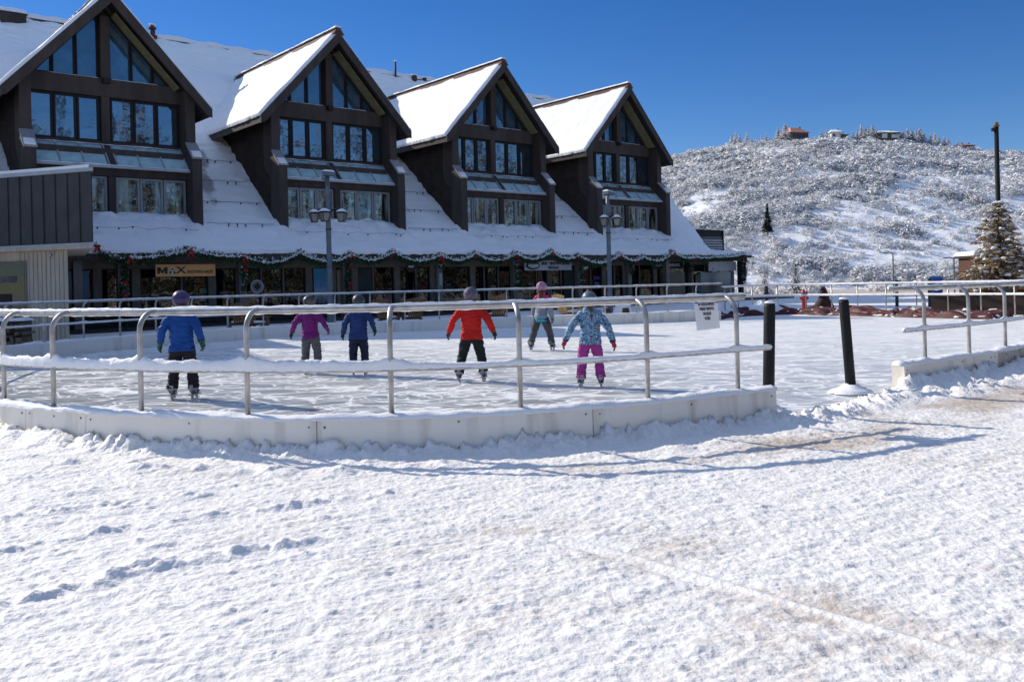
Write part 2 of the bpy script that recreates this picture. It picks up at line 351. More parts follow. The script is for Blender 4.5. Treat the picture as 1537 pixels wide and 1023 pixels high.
RIGHT = [(15.2,21.4),(13,18.4),(10.3,15.6),(7.58,13.0),(6.45,12.02),(5.56,11.33),(4.82,10.78)]
pF = catmull(FRONT); pB = catmull([FRONT[-1]]+BACK); pRB = catmull([BACK[-1]]+RIGHTBACK+[RIGHT[0]]); pR = catmull(RIGHT)
outline = pF + pB[1:] + pRB[1:] + pR[1:]
OUT = np.array([(p.x, p.y) for p in outline])
def inside(X, Y):
    r = np.zeros(X.shape, bool); n = len(OUT); j = n-1
    for i in range(n):
        xi, yi = OUT[i]; xj, yj = OUT[j]
        if yi != yj: r ^= ((yi > Y) != (yj > Y)) & (X < (xj-xi)*(Y-yi)/(yj-yi)+xi)
        j = i
    return r
def dist_to(X, Y, P, closed=False):
    P = np.array([(p[0], p[1]) for p in P]); best = np.full(X.shape, 1e9)
    n = len(P)
    for i in range(n if closed else n-1):
        a = P[i]; b = P[(i+1) % n]; ab = b-a; t = np.clip(((X-a[0])*ab[0]+(Y-a[1])*ab[1])/(ab@ab), 0, 1)
        best = np.minimum(best, (X-a[0]-t*ab[0])**2+(Y-a[1]-t*ab[1])**2)
    return np.sqrt(best)

# ------------------------------------------------------------------ ground
def grow(a, b, s0, s1):
    out = [a]; x = a
    while x < b:
        f = (x-a)/(b-a); x += s0*(s1/s0)**f; out.append(x)
    return out
xs = [-3000,-1200,-500,-250,-130,-80,-50,-35,-25,-18,-14,-11] + list(np.arange(-9.5, -4, .05)) + list(np.arange(-4, 4.2, .017)) + list(np.arange(4.2, 9.6, .035)) + [10.5,12,15,20,27,35,50,75,110,170,300,600,1300,3000]
ys = [-400,-100,-30,-10,-3,0,1.2,2.0] + grow(2.5, 9.2, .0125, .03) + list(np.arange(9.25, 15, .06)) + list(np.arange(15, 36, .7)) + [38,42,48,55,65,80,100,130,170,230,320,450,700,1500,3500]
xs = np.array(xs); ys = np.array(ys); GX, GY = np.meshgrid(xs, ys)
near = sstep(1.6, 2.4, GY)*(1-sstep(15, 18, GY))*(1-sstep(8.5, 9.8, np.abs(GX)))
x, y = GX, GY
ga, gb = x*.83+y*.55, -x*.55+y*.83   # along / across the direction the plaza was scraped
h = .007*fbm(ga*.5, gb*6, 4, 2)*(.4+.6*sstep(.5,-1.5,x)) + .0035*fbm(ga*1.6, gb*14, 3, 5) + .008*fbm(x*1.3, y*1.3, 3, 1) + .0065*fbm(x*5+3, y*7, 3, 11) + .005*np.abs(fbm(x*16, y*20, 3, 21))
# trampled lumps: small clods with sharp shaded sides
cl = perlin(x*11, y*15, 33); h += .006*sstep(.22, .5, cl)
cl2 = perlin(x*26+9, y*32, 35); h += .005*sstep(.25, .5, cl2)
h += .006*sstep(.25,.6,perlin(x*5.2, y*8, 37))*sstep(.0,.3,perlin(x*.7,y*.9,39)+.15)
# scraped ridges on the left
for P, a, w in [([(-4.2,3.0),(-2.42,4.08),(-2.22,4.29),(-2.03,4.52),(-1.2,5.0)], .055, .075), ([(-4.4,4.2),(-2.9,4.88),(-2.69,5.13),(-2.38,5.42),(-1.93,5.66),(-.9,6.1)], .045, .07), ([(-5,5.0),(-3.37,5.69),(-3.05,5.82),(-2.83,6.03),(-2.2,6.2)], .035, .06), ([(-4.5,3.7),(-2.66,4.48),(-2.31,4.82),(-1.6,5.2)], .018, .08), ([(-1.0,4.3),(0.3,5.0),(1.6,5.5)], .012, .15)]:
    dd = dist_to(x+.06*perlin(x*2, y*2, 44), y+.06*perlin(x*2+5, y*2, 45), P)
    h += a*.62*np.exp(-(dd/w)**2)*np.clip(.55+.55*fbm(x*3.2, y*3.2, 3, 47)+.7*fbm(x*9, y*9, 3, 48)+.4*np.abs(perlin(x*22, y*22, 49)), 0, 1.7)
# slab seam bottom right
SEAM = [(0.25,4.95),(0.44,4.76),(0.63,4.54),(1.0,4.11),(1.33,3.72),(1.6,3.4),(1.9,3.1),(2.4,2.5)]
ds = dist_to(x+.006*perlin(x*6, y*6, 50), y, SEAM); seamw = np.exp(-(ds/.024)**2)*sstep(5.0, 4.2, y)
h = h*(1-.8*np.exp(-(ds/.09)**2)) + .013*seamw - .010*np.exp(-((ds-.075)/.03)**2)
# banks along the barriers
dF = dist_to(x, y, [p for p in pF if p.y < 13]); dR = dist_to(x, y, [p for p in pR if p.y < 17]); dO = dist_to(x, y, [FRONT[0], RIGHT[-1]])
jag = .35+.6*fbm(x*4.2, y*4.2, 4, 61) + .75*np.abs(perlin(x*9, y*9, 66)) + .5*np.abs(perlin(x*19, y*19, 67))
bankF = .115*np.exp(-(dF/(.17+.10*perlin(x*1.1, y*1.1, 63)))**2)*np.clip(jag+.25, .12, 1.7)
bankF += .05*np.exp(-((dF-.55)/.22)**2)*np.clip(.1+1.2*fbm(x*2.3, y*3, 3, 68), 0, 1.3)*(1-sstep(-1.0, 2.0, x)*.6)
bankR = .15*np.exp(-(dR/.30)**2)*np.clip(jag+.35, .2, 1.7) + .07*np.exp(-((dR-.55)/.25)**2)*np.clip(jag, 0, 1.5)
bankO = .075*np.exp(-((dO-.22)/.26)**2)*np.clip(jag+.1, .05, 1.6)
h = h + np.maximum(np.maximum(bankF, bankR), bankO)
h = h*near
inn = inside(x, y)
h = np.where(inn & (dO > .05), -.08, h)
dall = dist_to(x, y, outline, True)
far = (GY > 15) | (np.abs(GX) > 9.6)
# far ground: gentle rise to the patio level and softly falling away behind
h = np.where(far & ~inn, .02+.05*fbm(x*.3, y*.3, 3, 71)*np.clip(dall/4, 0, 1), h)
h = np.where(GY < 2.2, np.minimum(h, .0), h)
h = np.where(GY > 60, -.012*(GY-60), h); h = np.where(GY > 160, -1.2, h)
nx, ny = len(xs), len(ys)
V = np.stack([GX.ravel(), GY.ravel(), h.ravel()], 1)
I = np.arange(nx*ny).reshape(ny, nx); F = np.stack([I[:-1,:-1], I[:-1,1:], I[1:,1:], I[1:,:-1]], -1).reshape(-1, 4)
g = np_mesh('ground', V, F, M['ground'], smooth=True); tag(g, kind='structure')
bare = np.full(x.shape, -.30) + .16*fbm(ga*.35, gb*1.6, 3, 73)
bare += .22*np.exp(-(((x-.2)/1.6)**2+((y-4.9)/.9)**2))+.14*np.exp(-(((x-3.2)/2.2)**2+((y-6.6)/.7)**2))
bare += .26*sstep(0, .5, (1.5-(x-1.0)*1.0-(y-3.2)))*sstep(.2, 1.0, x)*sstep(4.6, 3.9, y)
bare += .36*np.exp(-((dR-1.1)/.5)**2)*sstep(2.2, 4.2, x) + .27*np.exp(-((dF-.95)/.3)**2)*sstep(-.4, 1.5, x) + .24*np.exp(-((dO-1.15)/.45)**2)
bare += .14*np.exp(-((dF-.75)/.15)**2)*sstep(-.5, -2, x)
bare -= .5*seamw
bare -= h*3.0
a = g.data.attributes.new('bare', 'FLOAT', 'POINT'); a.data.foreach_set('value', bare.astype(np.float32).ravel())

# ice sheet
mb = MB(); n = len(outline); c = (2, 19, 0)
ib = bmesh.new(); vs_ = [ib.verts.new((p.x, p.y, 0)) for p in outline]; ib.faces.new(vs_); bmesh.ops.triangulate(ib, faces=ib.faces)
me = bpy.data.meshes.new('ice'); ib.to_mesh(me); ib.free(); me.materials.append(M['ice']); o = link('ice', me); tag(o, kind='structure')
if me.polygons[0].normal.z < 0: me.flip_normals()

# ------------------------------------------------------------------ rink barriers
CEN = Vector((2, 19, 0))
def arc(P):
    L_ = [0]
    for i in range(1, len(P)): L_.append(L_[-1] + (P[i]-P[i-1]).length)
    return L_
def inward(P, i):
    t = (P[min(i+1, len(P)-1)] - P[max(i-1, 0)]).normalized(); nn = Vector((-t.y, t.x, 0))
    return nn if nn.dot(CEN-P[i]) > 0 else -nn
def offs(P, k, z=0): return [P[i] + inward(P, i)*k + Vector((0, 0, z)) for i in range(len(P))]
def at_s(P, L_, s):
    for i in range(1, len(P)):
        if L_[i] >= s or i == len(P)-1:
            t = (s-L_[i-1])/max(1e-6, L_[i]-L_[i-1]); return P[i-1].lerp(P[i], t), inward(P, i)
KW, KZ, TOPZ, MIDZ = .17, .32, 1.262, .735
def snow_strip(P, z, w, hf, name, parent, mt, under=0, n=9, jit=.012, seed=0):
    vs = []; m_ = n+1
    for i, p in enumerate(P):
        nn = inward(P, i); hh = hf(i, p)
        for k in range(m_):
            an = math.pi*k/n; q = Vector((p.x*6, p.y*6, k*.45+seed))
            r_ = 1+.30*noise.noise(q*1.4)+.22*noise.noise(q*4)
            zz = math.sin(an)*hh*r_ - (under*(1+.9*noise.noise(q*3)) if k in (0, n) else 0)
            vs.append(p + nn*(math.cos(an)*w/2*(1+.12*noise.noise(q*2.2))) + Vector((0, 0, z+zz)))
    N_ = len(P); fs = [(i*m_+k, i*m_+k+1, (i+1)*m_+k+1, (i+1)*m_+k) for i in range(N_-1) for k in range(n)]
    fs += [tuple(range(m_)), tuple(range((N_-1)*m_, N_*m_))]
    return MB().add(vs, fs).build(name, mt, parent, smooth=True)
def fine(P, step=.03):
    L_ = arc(P); out = []; k = int(L_[-1]/step)
    j = 0
    for a_ in range(k+1):
        s_ = L_[-1]*a_/k
        while j < len(P)-2 and L_[j+1] < s_: j += 1
        t = (s_-L_[j])/max(1e-6, L_[j+1]-L_[j]); out.append(P[j].lerp(P[j+1], t))
    return out
def barrier(P, label, posts, joints, lo_rail, hi_rail, snow_mid, detail=True, endbolts=()):
    root = empty('rink_barrier', P[0]); tag(root, label, 'barrier')
    inv = Matrix.Translation(-P[0]); P = [p-P[0] for p in P]
    off = P[0]; L_ = arc(P); global CEN
    keep = CEN; CEN = inv @ keep
    # kerb panels
    js = [0]+joints+[L_[-1]]
    for a_, b_ in zip(js[:-1], js[1:]):
        idx = [i for i in range(len(P)) if a_+.05 < L_[i] < b_-.05]
        seg = [at_s(P, L_, a_+.004)[0]] + [P[i] for i in idx] + [at_s(P, L_, b_-.004)[0]]
        o0 = offs(seg, 0, -.06); mb = MB(); vs = []
        for i, p in enumerate(seg):
            nn = inward(seg, i); lean = nn*.012
            vs += [p+Vector((0,0,-.06)), p+lean+Vector((0,0,KZ)), p+lean+nn*KW+Vector((0,0,KZ)), p+nn*KW+Vector((0,0,-.06))]
        fs = [(i*4+k, i*4+(k+1) % 4, (i+1)*4+(k+1) % 4, (i+1)*4+k) for i in range(len(seg)-1) for k in range(4)]
        fs += [(3,2,1,0), tuple(range(4*len(seg)-4, 4*len(seg)))]
        mb.add(vs, fs)
        if detail:
            k = max(2, int((b_-a_)/1.25))
            for q in range(k+1):
                s_ = a_+.07+(b_-a_-.14)*q/k; p, nn = at_s(P, L_, s_)
                for zz in (.265, .055):
                    r_ = .006+.004*random.random()
                    c_ = p+nn*(.012*zz/KZ)+Vector((0, 0, zz+random.uniform(-.01,.01))); mb.tube([c_-nn*.007, c_+nn*.006], r_, 7, 1)
        mb.build('kerb_panel', [M['panel'], M['bolt']], root)
    # rails
    top = [p for p, l in zip(offs(P, KW/2+.19, TOPZ), L_) if hi_rail[0] <= l <= hi_rail[1]]
    mid = [p for p, l in zip(offs(P, KW/2, MIDZ), L_) if lo_rail[0] <= l <= lo_rail[1]]
    t_ = MB().tube(top, .029, 12).build('top_rail', M['rail'], root, True)
    m_ = MB().tube(mid, .024, 10).build('middle_rail', M['rail'], root, True)
    pos = [at_s(P, L_, s_) for s_ in posts]
    for p, nn in pos:
        r = .175; pts = [p+nn*KW/2+Vector((0,0,KZ-.02)), p+nn*KW/2+Vector((0,0,.7)), p+nn*KW/2+Vector((0,0,TOPZ-r))]
        for k in range(1, 8):
            an = math.pi/2*k/7; pts.append(p+nn*(KW/2+r*(1-math.cos(an)))+Vector((0,0,TOPZ-r+r*math.sin(an))))
        pts.append(p+nn*(KW/2+r+.02)+Vector((0,0,TOPZ)))
        MB().tube(pts, .024, 12).build('post', M['rail'], root, True)
    step = .03 if detail else .12
    fp = [p for p in fine(top, step)]
    z0 = 0
    snow_strip([Vector((p.x,p.y,0)) for p in fp], TOPZ+.016, .050, lambda i, p: .019*(1+.5*noise.noise(p*1.7)+.4*noise.noise(p*9))+.003, 'rail_snow', t_, M['snow_fine'], under=.003)
    if detail:   # frost hanging under the top rail
        vs = []; fs = []
        snow_strip([Vector((p.x,p.y,0)) for p in fp], TOPZ-.030, .022, lambda i, p: -.006-.016*max(0, noise.noise(p*9)), 'rail_frost', t_, M['snow_fine'])
    fm = fine(mid, step); PP = [p+nn*KW/2 for p, nn in pos]
    # snow between posts, banked against each post
    def hf(i, p):
        dmin = min((p-Vector((q.x,q.y,0))).length for q in PP) if PP else 9
        base = snow_mid(p+off0); return base + .05*math.exp(-(dmin/.09)**2)*min(1, base/.04) - (.5*base*math.exp(-((dmin-.0)/.012)**2))
    off0 = -inv.to_translation()*1.0
    off0 = Vector((root.location.x, root.location.y, 0))
    snow_strip([Vector((p.x,p.y,0)) for p in fm], MIDZ+.010, .062, hf, 'rail_snow', m_, M['snow_fine'], under=.014, seed=5)
    kp = fine([p for p in offs(P, KW/2, 0)], .04 if detail else .15)
    snow_strip(kp, KZ+.001, KW+.015, lambda i, p: .040*(1+.6*noise.noise(p*2.3)+.35*noise.noise(p*8)), 'kerb_snow', root, M['snow_fine'], under=.012, n=10, seed=9)
    CEN = keep
    return root
def s_for_u(P, u, off=KW/2):
    """arc position where the path crosses the sight line X/Y = u"""
    L_ = arc(P); Q = offs(P, off)
    for i in range(1, len(Q)):
        a_ = Q[i-1].x/Q[i-1].y-u; b_ = Q[i].x/Q[i].y-u
        if a_*b_ <= 0: return L_[i-1]+(L_[i]-L_[i-1])*a_/(a_-b_)
U = lambda px: (px-768.5+4.8)/1312
lf = arc(pF)
fposts = [s_for_u(pF, U(px)) for px in (1099, 963.5, 772, 578, 363, 203, 72, -2)]
fposts += [fposts[-1]+1.15*k for k in range(1, 10) if fposts[-1]+1.15*k < lf[-1]]
fj = [s_for_u(pF, U(px), 0) for px in (881, 465, 118, 28)]; fj += [fj[-1]+3.0*k for k in range(1, 4) if fj[-1]+3*k < lf[-1]-1]
barrier(pF, 'curved white kerb barrier with snowy steel rails in front of the skaters', fposts, fj, (-1, 99), (.10, 99),
        lambda p: .024+.054*float(sstep(-.2, -1.6, p.x)))
lb = arc(pB)
barrier(pB, 'long shaded white kerb barrier with thin snowy rails below the shop fronts', [.5+1.12*k for k in range(int(lb[-1]/1.12))], [2.4*k for k in range(1, int(lb[-1]/2.4))], (-1, 99), (-1, 99), lambda p: .02, detail=False)
lr = arc(pR)
rposts = [s_for_u(pR, U(px)) for px in (1381, 1447.5, 1502, 1552)]
rposts += [rposts[-1]-1.15*k for k in range(1, 9) if rposts[-1]-1.15*k > 0]
barrier(pR, 'straight white kerb barrier with steel rails right of the rink opening', rposts, [s_for_u(pR, U(1484), 0), 2, 5], (-1, lr[-1]-.05), (-1, lr[-1]-.02), lambda p: .03)
# the barrier around the far right, its rails set behind the tarps
pX = catmull([(7.6,31.6),(9.2,34.4),(11.2,34.6),(13.2,32.2),(14.9,30.2),(16.4,28.0),(17.6,25)])
rt = empty('rear_railing', pX[0]); tag(rt, 'pale double rail fence behind the heaped maroon tarps', 'railing'); o0 = pX[0]
px_ = [p-o0 for p in pX]
t_ = MB().tube([p+Vector((0,0,1.12)) for p in px_], .03, 8).build('top_rail', M['rail'], rt, True)
snow_strip(fine(px_, .12), 1.13, .075, lambda i, p: .04, 'rail_snow', t_, M['snow_fine'], under=.02)
t_ = MB().tube([p+Vector((0,0,.70)) for p in px_], .028, 8).build('middle_rail', M['rail'], rt, True)
snow_strip(fine(px_, .12), .71, .08, lambda i, p: .045, 'rail_snow', t_, M['snow_fine'], under=.02)
L_ = arc(px_)
for k in range(int(L_[-1]/1.1)):
    p, nn = at_s(px_, L_, .3+1.1*k); MB().tube([p+Vector((0,0,-.05)), p+Vector((0,0,1.11))], .024, 7).build('post', M['rail'], rt, True)

# notice sheet hung on the front rail
def pt_on(P, px, off): s_ = s_for_u(P, U(px)+0, off); return at_s(P, arc(P), s_)
p, nn = pt_on(pF, 1052, KW/2+.15)
sg = empty('notice_sheet', p+nn*(KW/2+.145)+Vector((0,0,TOPZ-.035)), math.atan2(-nn.x, nn.y) + 0.0); tag(sg, 'white printed notice sheet hanging from the front rail', 'notice')
mb = MB(); mb.sheet(lambda u, v: (-.150+.30*u+.02*(1-v), -.012-.006*math.sin(u*5)*(1-v)-.012*(1-v), -.285+.285*v-.02*u*(0)+.012*u*(1-v)), 8, 8); mb.build('sheet', mat('laminated_paper', (.80,.81,.82), rough=.35, var=.05), sg)
blk = mat('black_print', (.02,.02,.022), rough=.6)
for i, (t, sz) in enumerate([('IS REQUIRED', .036), ('FREE RINTE', .036), ('RULES', .036), ('ICES', .036)]):
    text(t, sz, blk, sg, (-.002+.003*i, -.024-.001*i, -.030-.047*i), (R(90), 0, 0), ext=.0008, offset=.0012)
for sx in (-.128, .128): MB().box((sx-.012, -.03, -.018), (sx+.012, -.018, -.008)).build('clip', M['wire'], sg)

# black stanchions at the opening
def stanchion(loc, h, tilt, lab, base):
    r_ = empty('black_bollard', loc); tag(r_, lab, 'bollard', 'black bollards at the rink opening')
    mb = MB(); tx, ty = tilt; mb.tube([(0,0,0), (tx*.5,ty*.5,h*.5), (tx*.97,ty*.97,h*.97), (tx,ty,h)], [.062,.060,.060,.054], 16)
    mb.tube([(tx,ty,h), (tx,ty,h+.015)], [.054,.04], 16); mb.build('pole', M['black_post'], r_, True)
    MB().rings([(0,0,0,.23,.21),(0,0,.03,.23,.21),(0,0,.035,.2,.18)], 20).build('base_plate', M['black_post'], r_)
    sb = MB(); rr = 14
    sb.sheet(lambda u, v: ((.07+v*.20*(1+.2*n1((math.cos(u*6.283)*2,math.sin(u*6.283)*2,1))))*math.cos(u*6.283), (.07+v*.18)*math.sin(u*6.283), .042+.075*(1-v)**1.5*(1+.3*n1((u*6,v*3,2)))-(.03 if v == 1 else 0)), 28, 6); sb.build('base_snow', M['snow_fine'], r_, True)
    MB().ball((tx, ty, h+.012), (.055,.055,.02), 12, 6).build('cap_snow', M['snow_fine'], r_, True)
stanchion((2.665, 9.2, .0), 1.17, (.04, 0), 'black bollard standing at the end of the curved front barrier', 0)
stanchion((4.13, 10.72, 0), 1.15, (-.07, 0), 'black bollard on a snow covered foot plate in the open gap', 0)
# loose bits left in the opening
for i, (x_, y_, w_, a_) in enumerate([(3.0,9.02,.16,.3),(3.25,9.25,.22,.7),(3.62,9.62,.2,.5)]):
    mb = MB(); mb.sheet(lambda u, v: (w_*(u-.5), .05*(v-.5)*(1+.3*math.sin(u*9)), .035+.012*math.sin(u*5+i)+.006*math.sin(v*6)), 8, 3)
    o = mb.build('wood_scrap', M['bolt'] if i != 1 else M['rustwood']); o.location = (x_, y_, .0); o.rotation_euler = (0, 0, a_)
    tag(o, ['dark scrap of edging beside the end of the front barrier', 'brown splinter of edging in the snow between the bollards', 'thin dark scrap of edging nearest the snow covered foot plate'][i], 'scrap')

# ------------------------------------------------------------------ chalet building
AX = (-10.416, 40.0, 0); ROT = R(40)
E1 = Vector((math.cos(ROT), math.sin(ROT), 0)); E2 = Vector((-math.sin(ROT), math.cos(ROT), 0))
def BW(s, t, z): return Vector(AX) + E1*s + E2*t + Vector((0, 0, z))
ch = empty('chalet_building', AX, ROT); tag(ch, 'long dark brown chalet with four steep snowy gables above a row of shops', 'building')
K = .78; Z0 = 3.93
def roofz(t): return Z0 + K*t
def snow_slab(P, name, parent, mt, nu, nv, thick, edge=.12, amp=.3, fs_=1.1, rag=.08, smooth=True, bare=None, hang=0, rip=None):
    """snow lying on a sloped plane: P(u,v) -> Vector on the deck; edges rounded down to the deck"""
    nrm = (P(1,0)-P(0,0)).cross(P(0,1)-P(0,0)).normalized()
    if nrm.z < 0: nrm = -nrm
    lu = (P(1,.5)-P(0,.5)).length; lv = (P(.5,1)-P(.5,0)).length; vs = []
    us = [0, .2*edge/lu, .6*edge/lu] + [edge/lu+(1-2*edge/lu)*i/nu for i in range(nu+1)] + [1-.6*edge/lu, 1-.2*edge/lu, 1]
    vv = [0, .2*edge/lv, .6*edge/lv] + [edge/lv+(1-2*edge/lv)*i/nv for i in range(nv+1)] + [1-.6*edge/lv, 1-.2*edge/lv, 1]
    for v in vv:
        for u in us:
            du = min(u, 1-u)*lu; dv = min(v, 1-v)*lv; dd = min(du, dv)
            prof = math.sin(min(1, dd/edge)*math.pi/2)
            p = P(u, v); q = p*fs_
            k = thick*(1+amp*noise.fractal(q, 1, 2, 4))*prof
            if rip: k += rip(p)*prof
            if dd < edge: 
                w = rag*noise.fractal(q*3.5, 1, 2, 3)*(1-prof*.5)
                if du > dv: p = p + (P(.5,1)-P(.5,0)).normalized()*w*(1 if v > .5 else 1)
                else: p = p + (P(1,.5)-P(0,.5)).normalized()*w
            vs.append(p+nrm*(k+.004) - (Vector((0,0,hang)) if prof < .01 else Vector()))
    a_, b_ = len(us), len(vv)
    fs = [(j*a_+i, j*a_+i+1, (j+1)*a_+i+1, (j+1)*a_+i) for j in range(b_-1) for i in range(a_-1)]
    o = MB().add(vs, fs).build(name, mt, parent, smooth)
    return o
# main roof
SL, SR = -27.0, 30.3
def verge(t): return SR + .45*(t+1.1)
mb = MB(); mb.hexa([(SL,-1.12,roofz(-1.12)-.28),(verge(-1.12),-1.12,roofz(-1.12)-.28),(verge(16.1),16.1,roofz(16.1)-.28),(SL,16.1,roofz(16.1)-.28)],
                   [(SL,-1.12,roofz(-1.12)-.03),(verge(-1.12),-1.12,roofz(-1.12)-.03),(verge(16.1),16.1,roofz(16.1)-.03),(SL,16.1,roofz(16.1)-.03)])
zt = roofz(16.1)-.03
mb.hexa([(SL,16.1,zt-.25),(verge(16.1),16.1,zt-.25),(verge(14),29,6.7),(SL,29,6.7)], [(SL,16.1,zt),(verge(16.1),16.1,zt),(verge(14),29,7.0),(SL,29,7.0)])
rf = mb.build('roof', M['shingle'], ch)
# eave fascia, soffit
MB().box((SL,-1.10,2.70),(SR,-1.05,3.02)).build('fascia_board', M['trim'], ch)
MB().box((SL,-1.05,2.86),(SR+4.8,.60,2.93)).build('soffit', M['soffit'], ch)
def rs(u, v):
    t = -1.16+17.2*v; return Vector((SL+(verge(t)-SL)*u, t, roofz(t)-.03))
def ripple(p):
    a_ = 1-abs(noise.noise(Vector((p.x*.55, p.y*1.9+.25*math.sin(p.x*.8), 3)))*2.2); b_ = noise.noise(Vector((p.x*1.6, p.y*3.2, 9)))
    return (.12*a_+.05*b_)*min(1, max(.25, (p.y-.5)/3.5))
sn = snow_slab(rs, 'roof_snow', rf, M['roofsnow'], 620, 230, .17, edge=.22, amp=.45, fs_=.9, rag=.07, rip=ripple)
me = sn.data; bv = np.empty(len(me.vertices)*3); me.vertices.foreach_get('co', bv); bv = bv.reshape(-1, 3)
ph = np.mod(bv[:,0]-6.7, 10.35)
bareR = .62*np.exp(-((ph-.33*bv[:,1]-.25)/.45)**2)*np.exp(-((bv[:,1]-4.2)/2.4)**2)*(.75+.25*(bv[:,0] < 2)) + .40*np.exp(-((ph-1.6)/1.2)**2)*np.exp(-((bv[:,1]-2.0)/1.2)**2)
a = me.attributes.new('bare', 'FLOAT', 'POINT'); a.data.foreach_set('value', bareR.astype(np.float32))
# ridge: dark board under a roll of snow
MB().box((SL,15.75,16.30),(verge(16)-.1,16.35,16.50)).build('ridge_board', M['trim'], rf)
snow_slab(lambda u, v: Vector((SL+(verge(16)-.1-SL)*u, 15.72+.68*v, 16.50)), 'ridge_snow', rf, M['snow'], 160, 4, .27, edge=.15, amp=.5, rag=.05)
# vents on the ridge
def vent(s, h, r, cap):
    mb = MB(); mb.tube([(s,15.6,16.2),(s,15.6,16.5+h)], r, 10)
    if cap: mb.tube([(s,15.6,16.4),(s,15.6,16.55)], r*1.7, 10); mb.rings([(s,15.6,16.5+h,r*1.5,r*1.5),(s,15.6,16.56+h,r*1.5,r*1.5),(s,15.6,16.75+h,.02,.02)], 10)
    o = mb.build('roof_vent', M['ridge_board'] if cap else M['trim'], rf, True)
    MB().ball((s,15.6,16.56+h+(.2 if cap else 0)), (r*1.3,r*1.3,.06), 8, 5).build('vent_snow', M['snow'], rf, True)
vent(-.55, .45, .16, True); vent(16.3, .95, .07, False); vent(17.9, .15, .2, False); vent(18.8,.1,.15,False)
mb = MB(); mb.box((-8.5,15.0,15.6),(-7.3,15.7,16.45)); mb.build('roof_hatch', M['trim'], rf)
snow_slab(lambda u, v: Vector((-8.6+1.4*u, 14.9+.9*v, 16.45)), 'hatch_snow', rf, M['snow'], 12, 8, .26, edge=.15, rag=.04)

# --- one dormer
GP = 1.09; CS = 3.2; PZ = 13.75
def gz(s): return PZ - abs(s-CS)*GP
def frame_window(parent, pts, mt_f, mt_g, w=.07, depth=.08, name='window'):
    """pts: polygon (s,z) ccw at local t=0 facing -t; frame with inset pane"""
    n = len(pts); P = [Vector((p[0], 0, p[1])) for p in pts]; c = sum(P, Vector())/n; inn = []
    for i in range(n):
        a_, b_, c_ = P[(i-1) % n], P[i], P[(i+1) % n]
        d1 = (b_-a_).normalized(); d2 = (c_-b_).normalized()
        n1_ = Vector((-d1.z, 0, d1.x)); n2_ = Vector((-d2.z, 0, d2.x))
        if n1_.dot(c-b_) < 0: n1_ = -n1_
        if n2_.dot(c-b_) < 0: n2_ = -n2_
        m_ = (n1_+n2_); m_ = m_/max(.35, m_.dot(n1_)); m_ = m_ if m_.length < 2.6 else m_.normalized()*2.6
        inn.append(b_+m_*w)
    f = Vector((0, -depth, 0)); g_ = Vector((0, -depth*.35, 0))
    vs = [p+f for p in P]+[p+f for p in inn]+[p+g_ for p in inn]+P
    fs = []
    for i in range(n):
        j = (i+1) % n; fs += [(i, j, n+j, n+i), (n+i, n+j, 2*n+j, 2*n+i), (3*n+i, 3*n+j, j, i)]
    mb = MB().add(vs, fs, 0); mb.add([p+g_ for p in inn], [tuple(range(n))], 1)
    return mb.build(name, [mt_f, mt_g], parent)
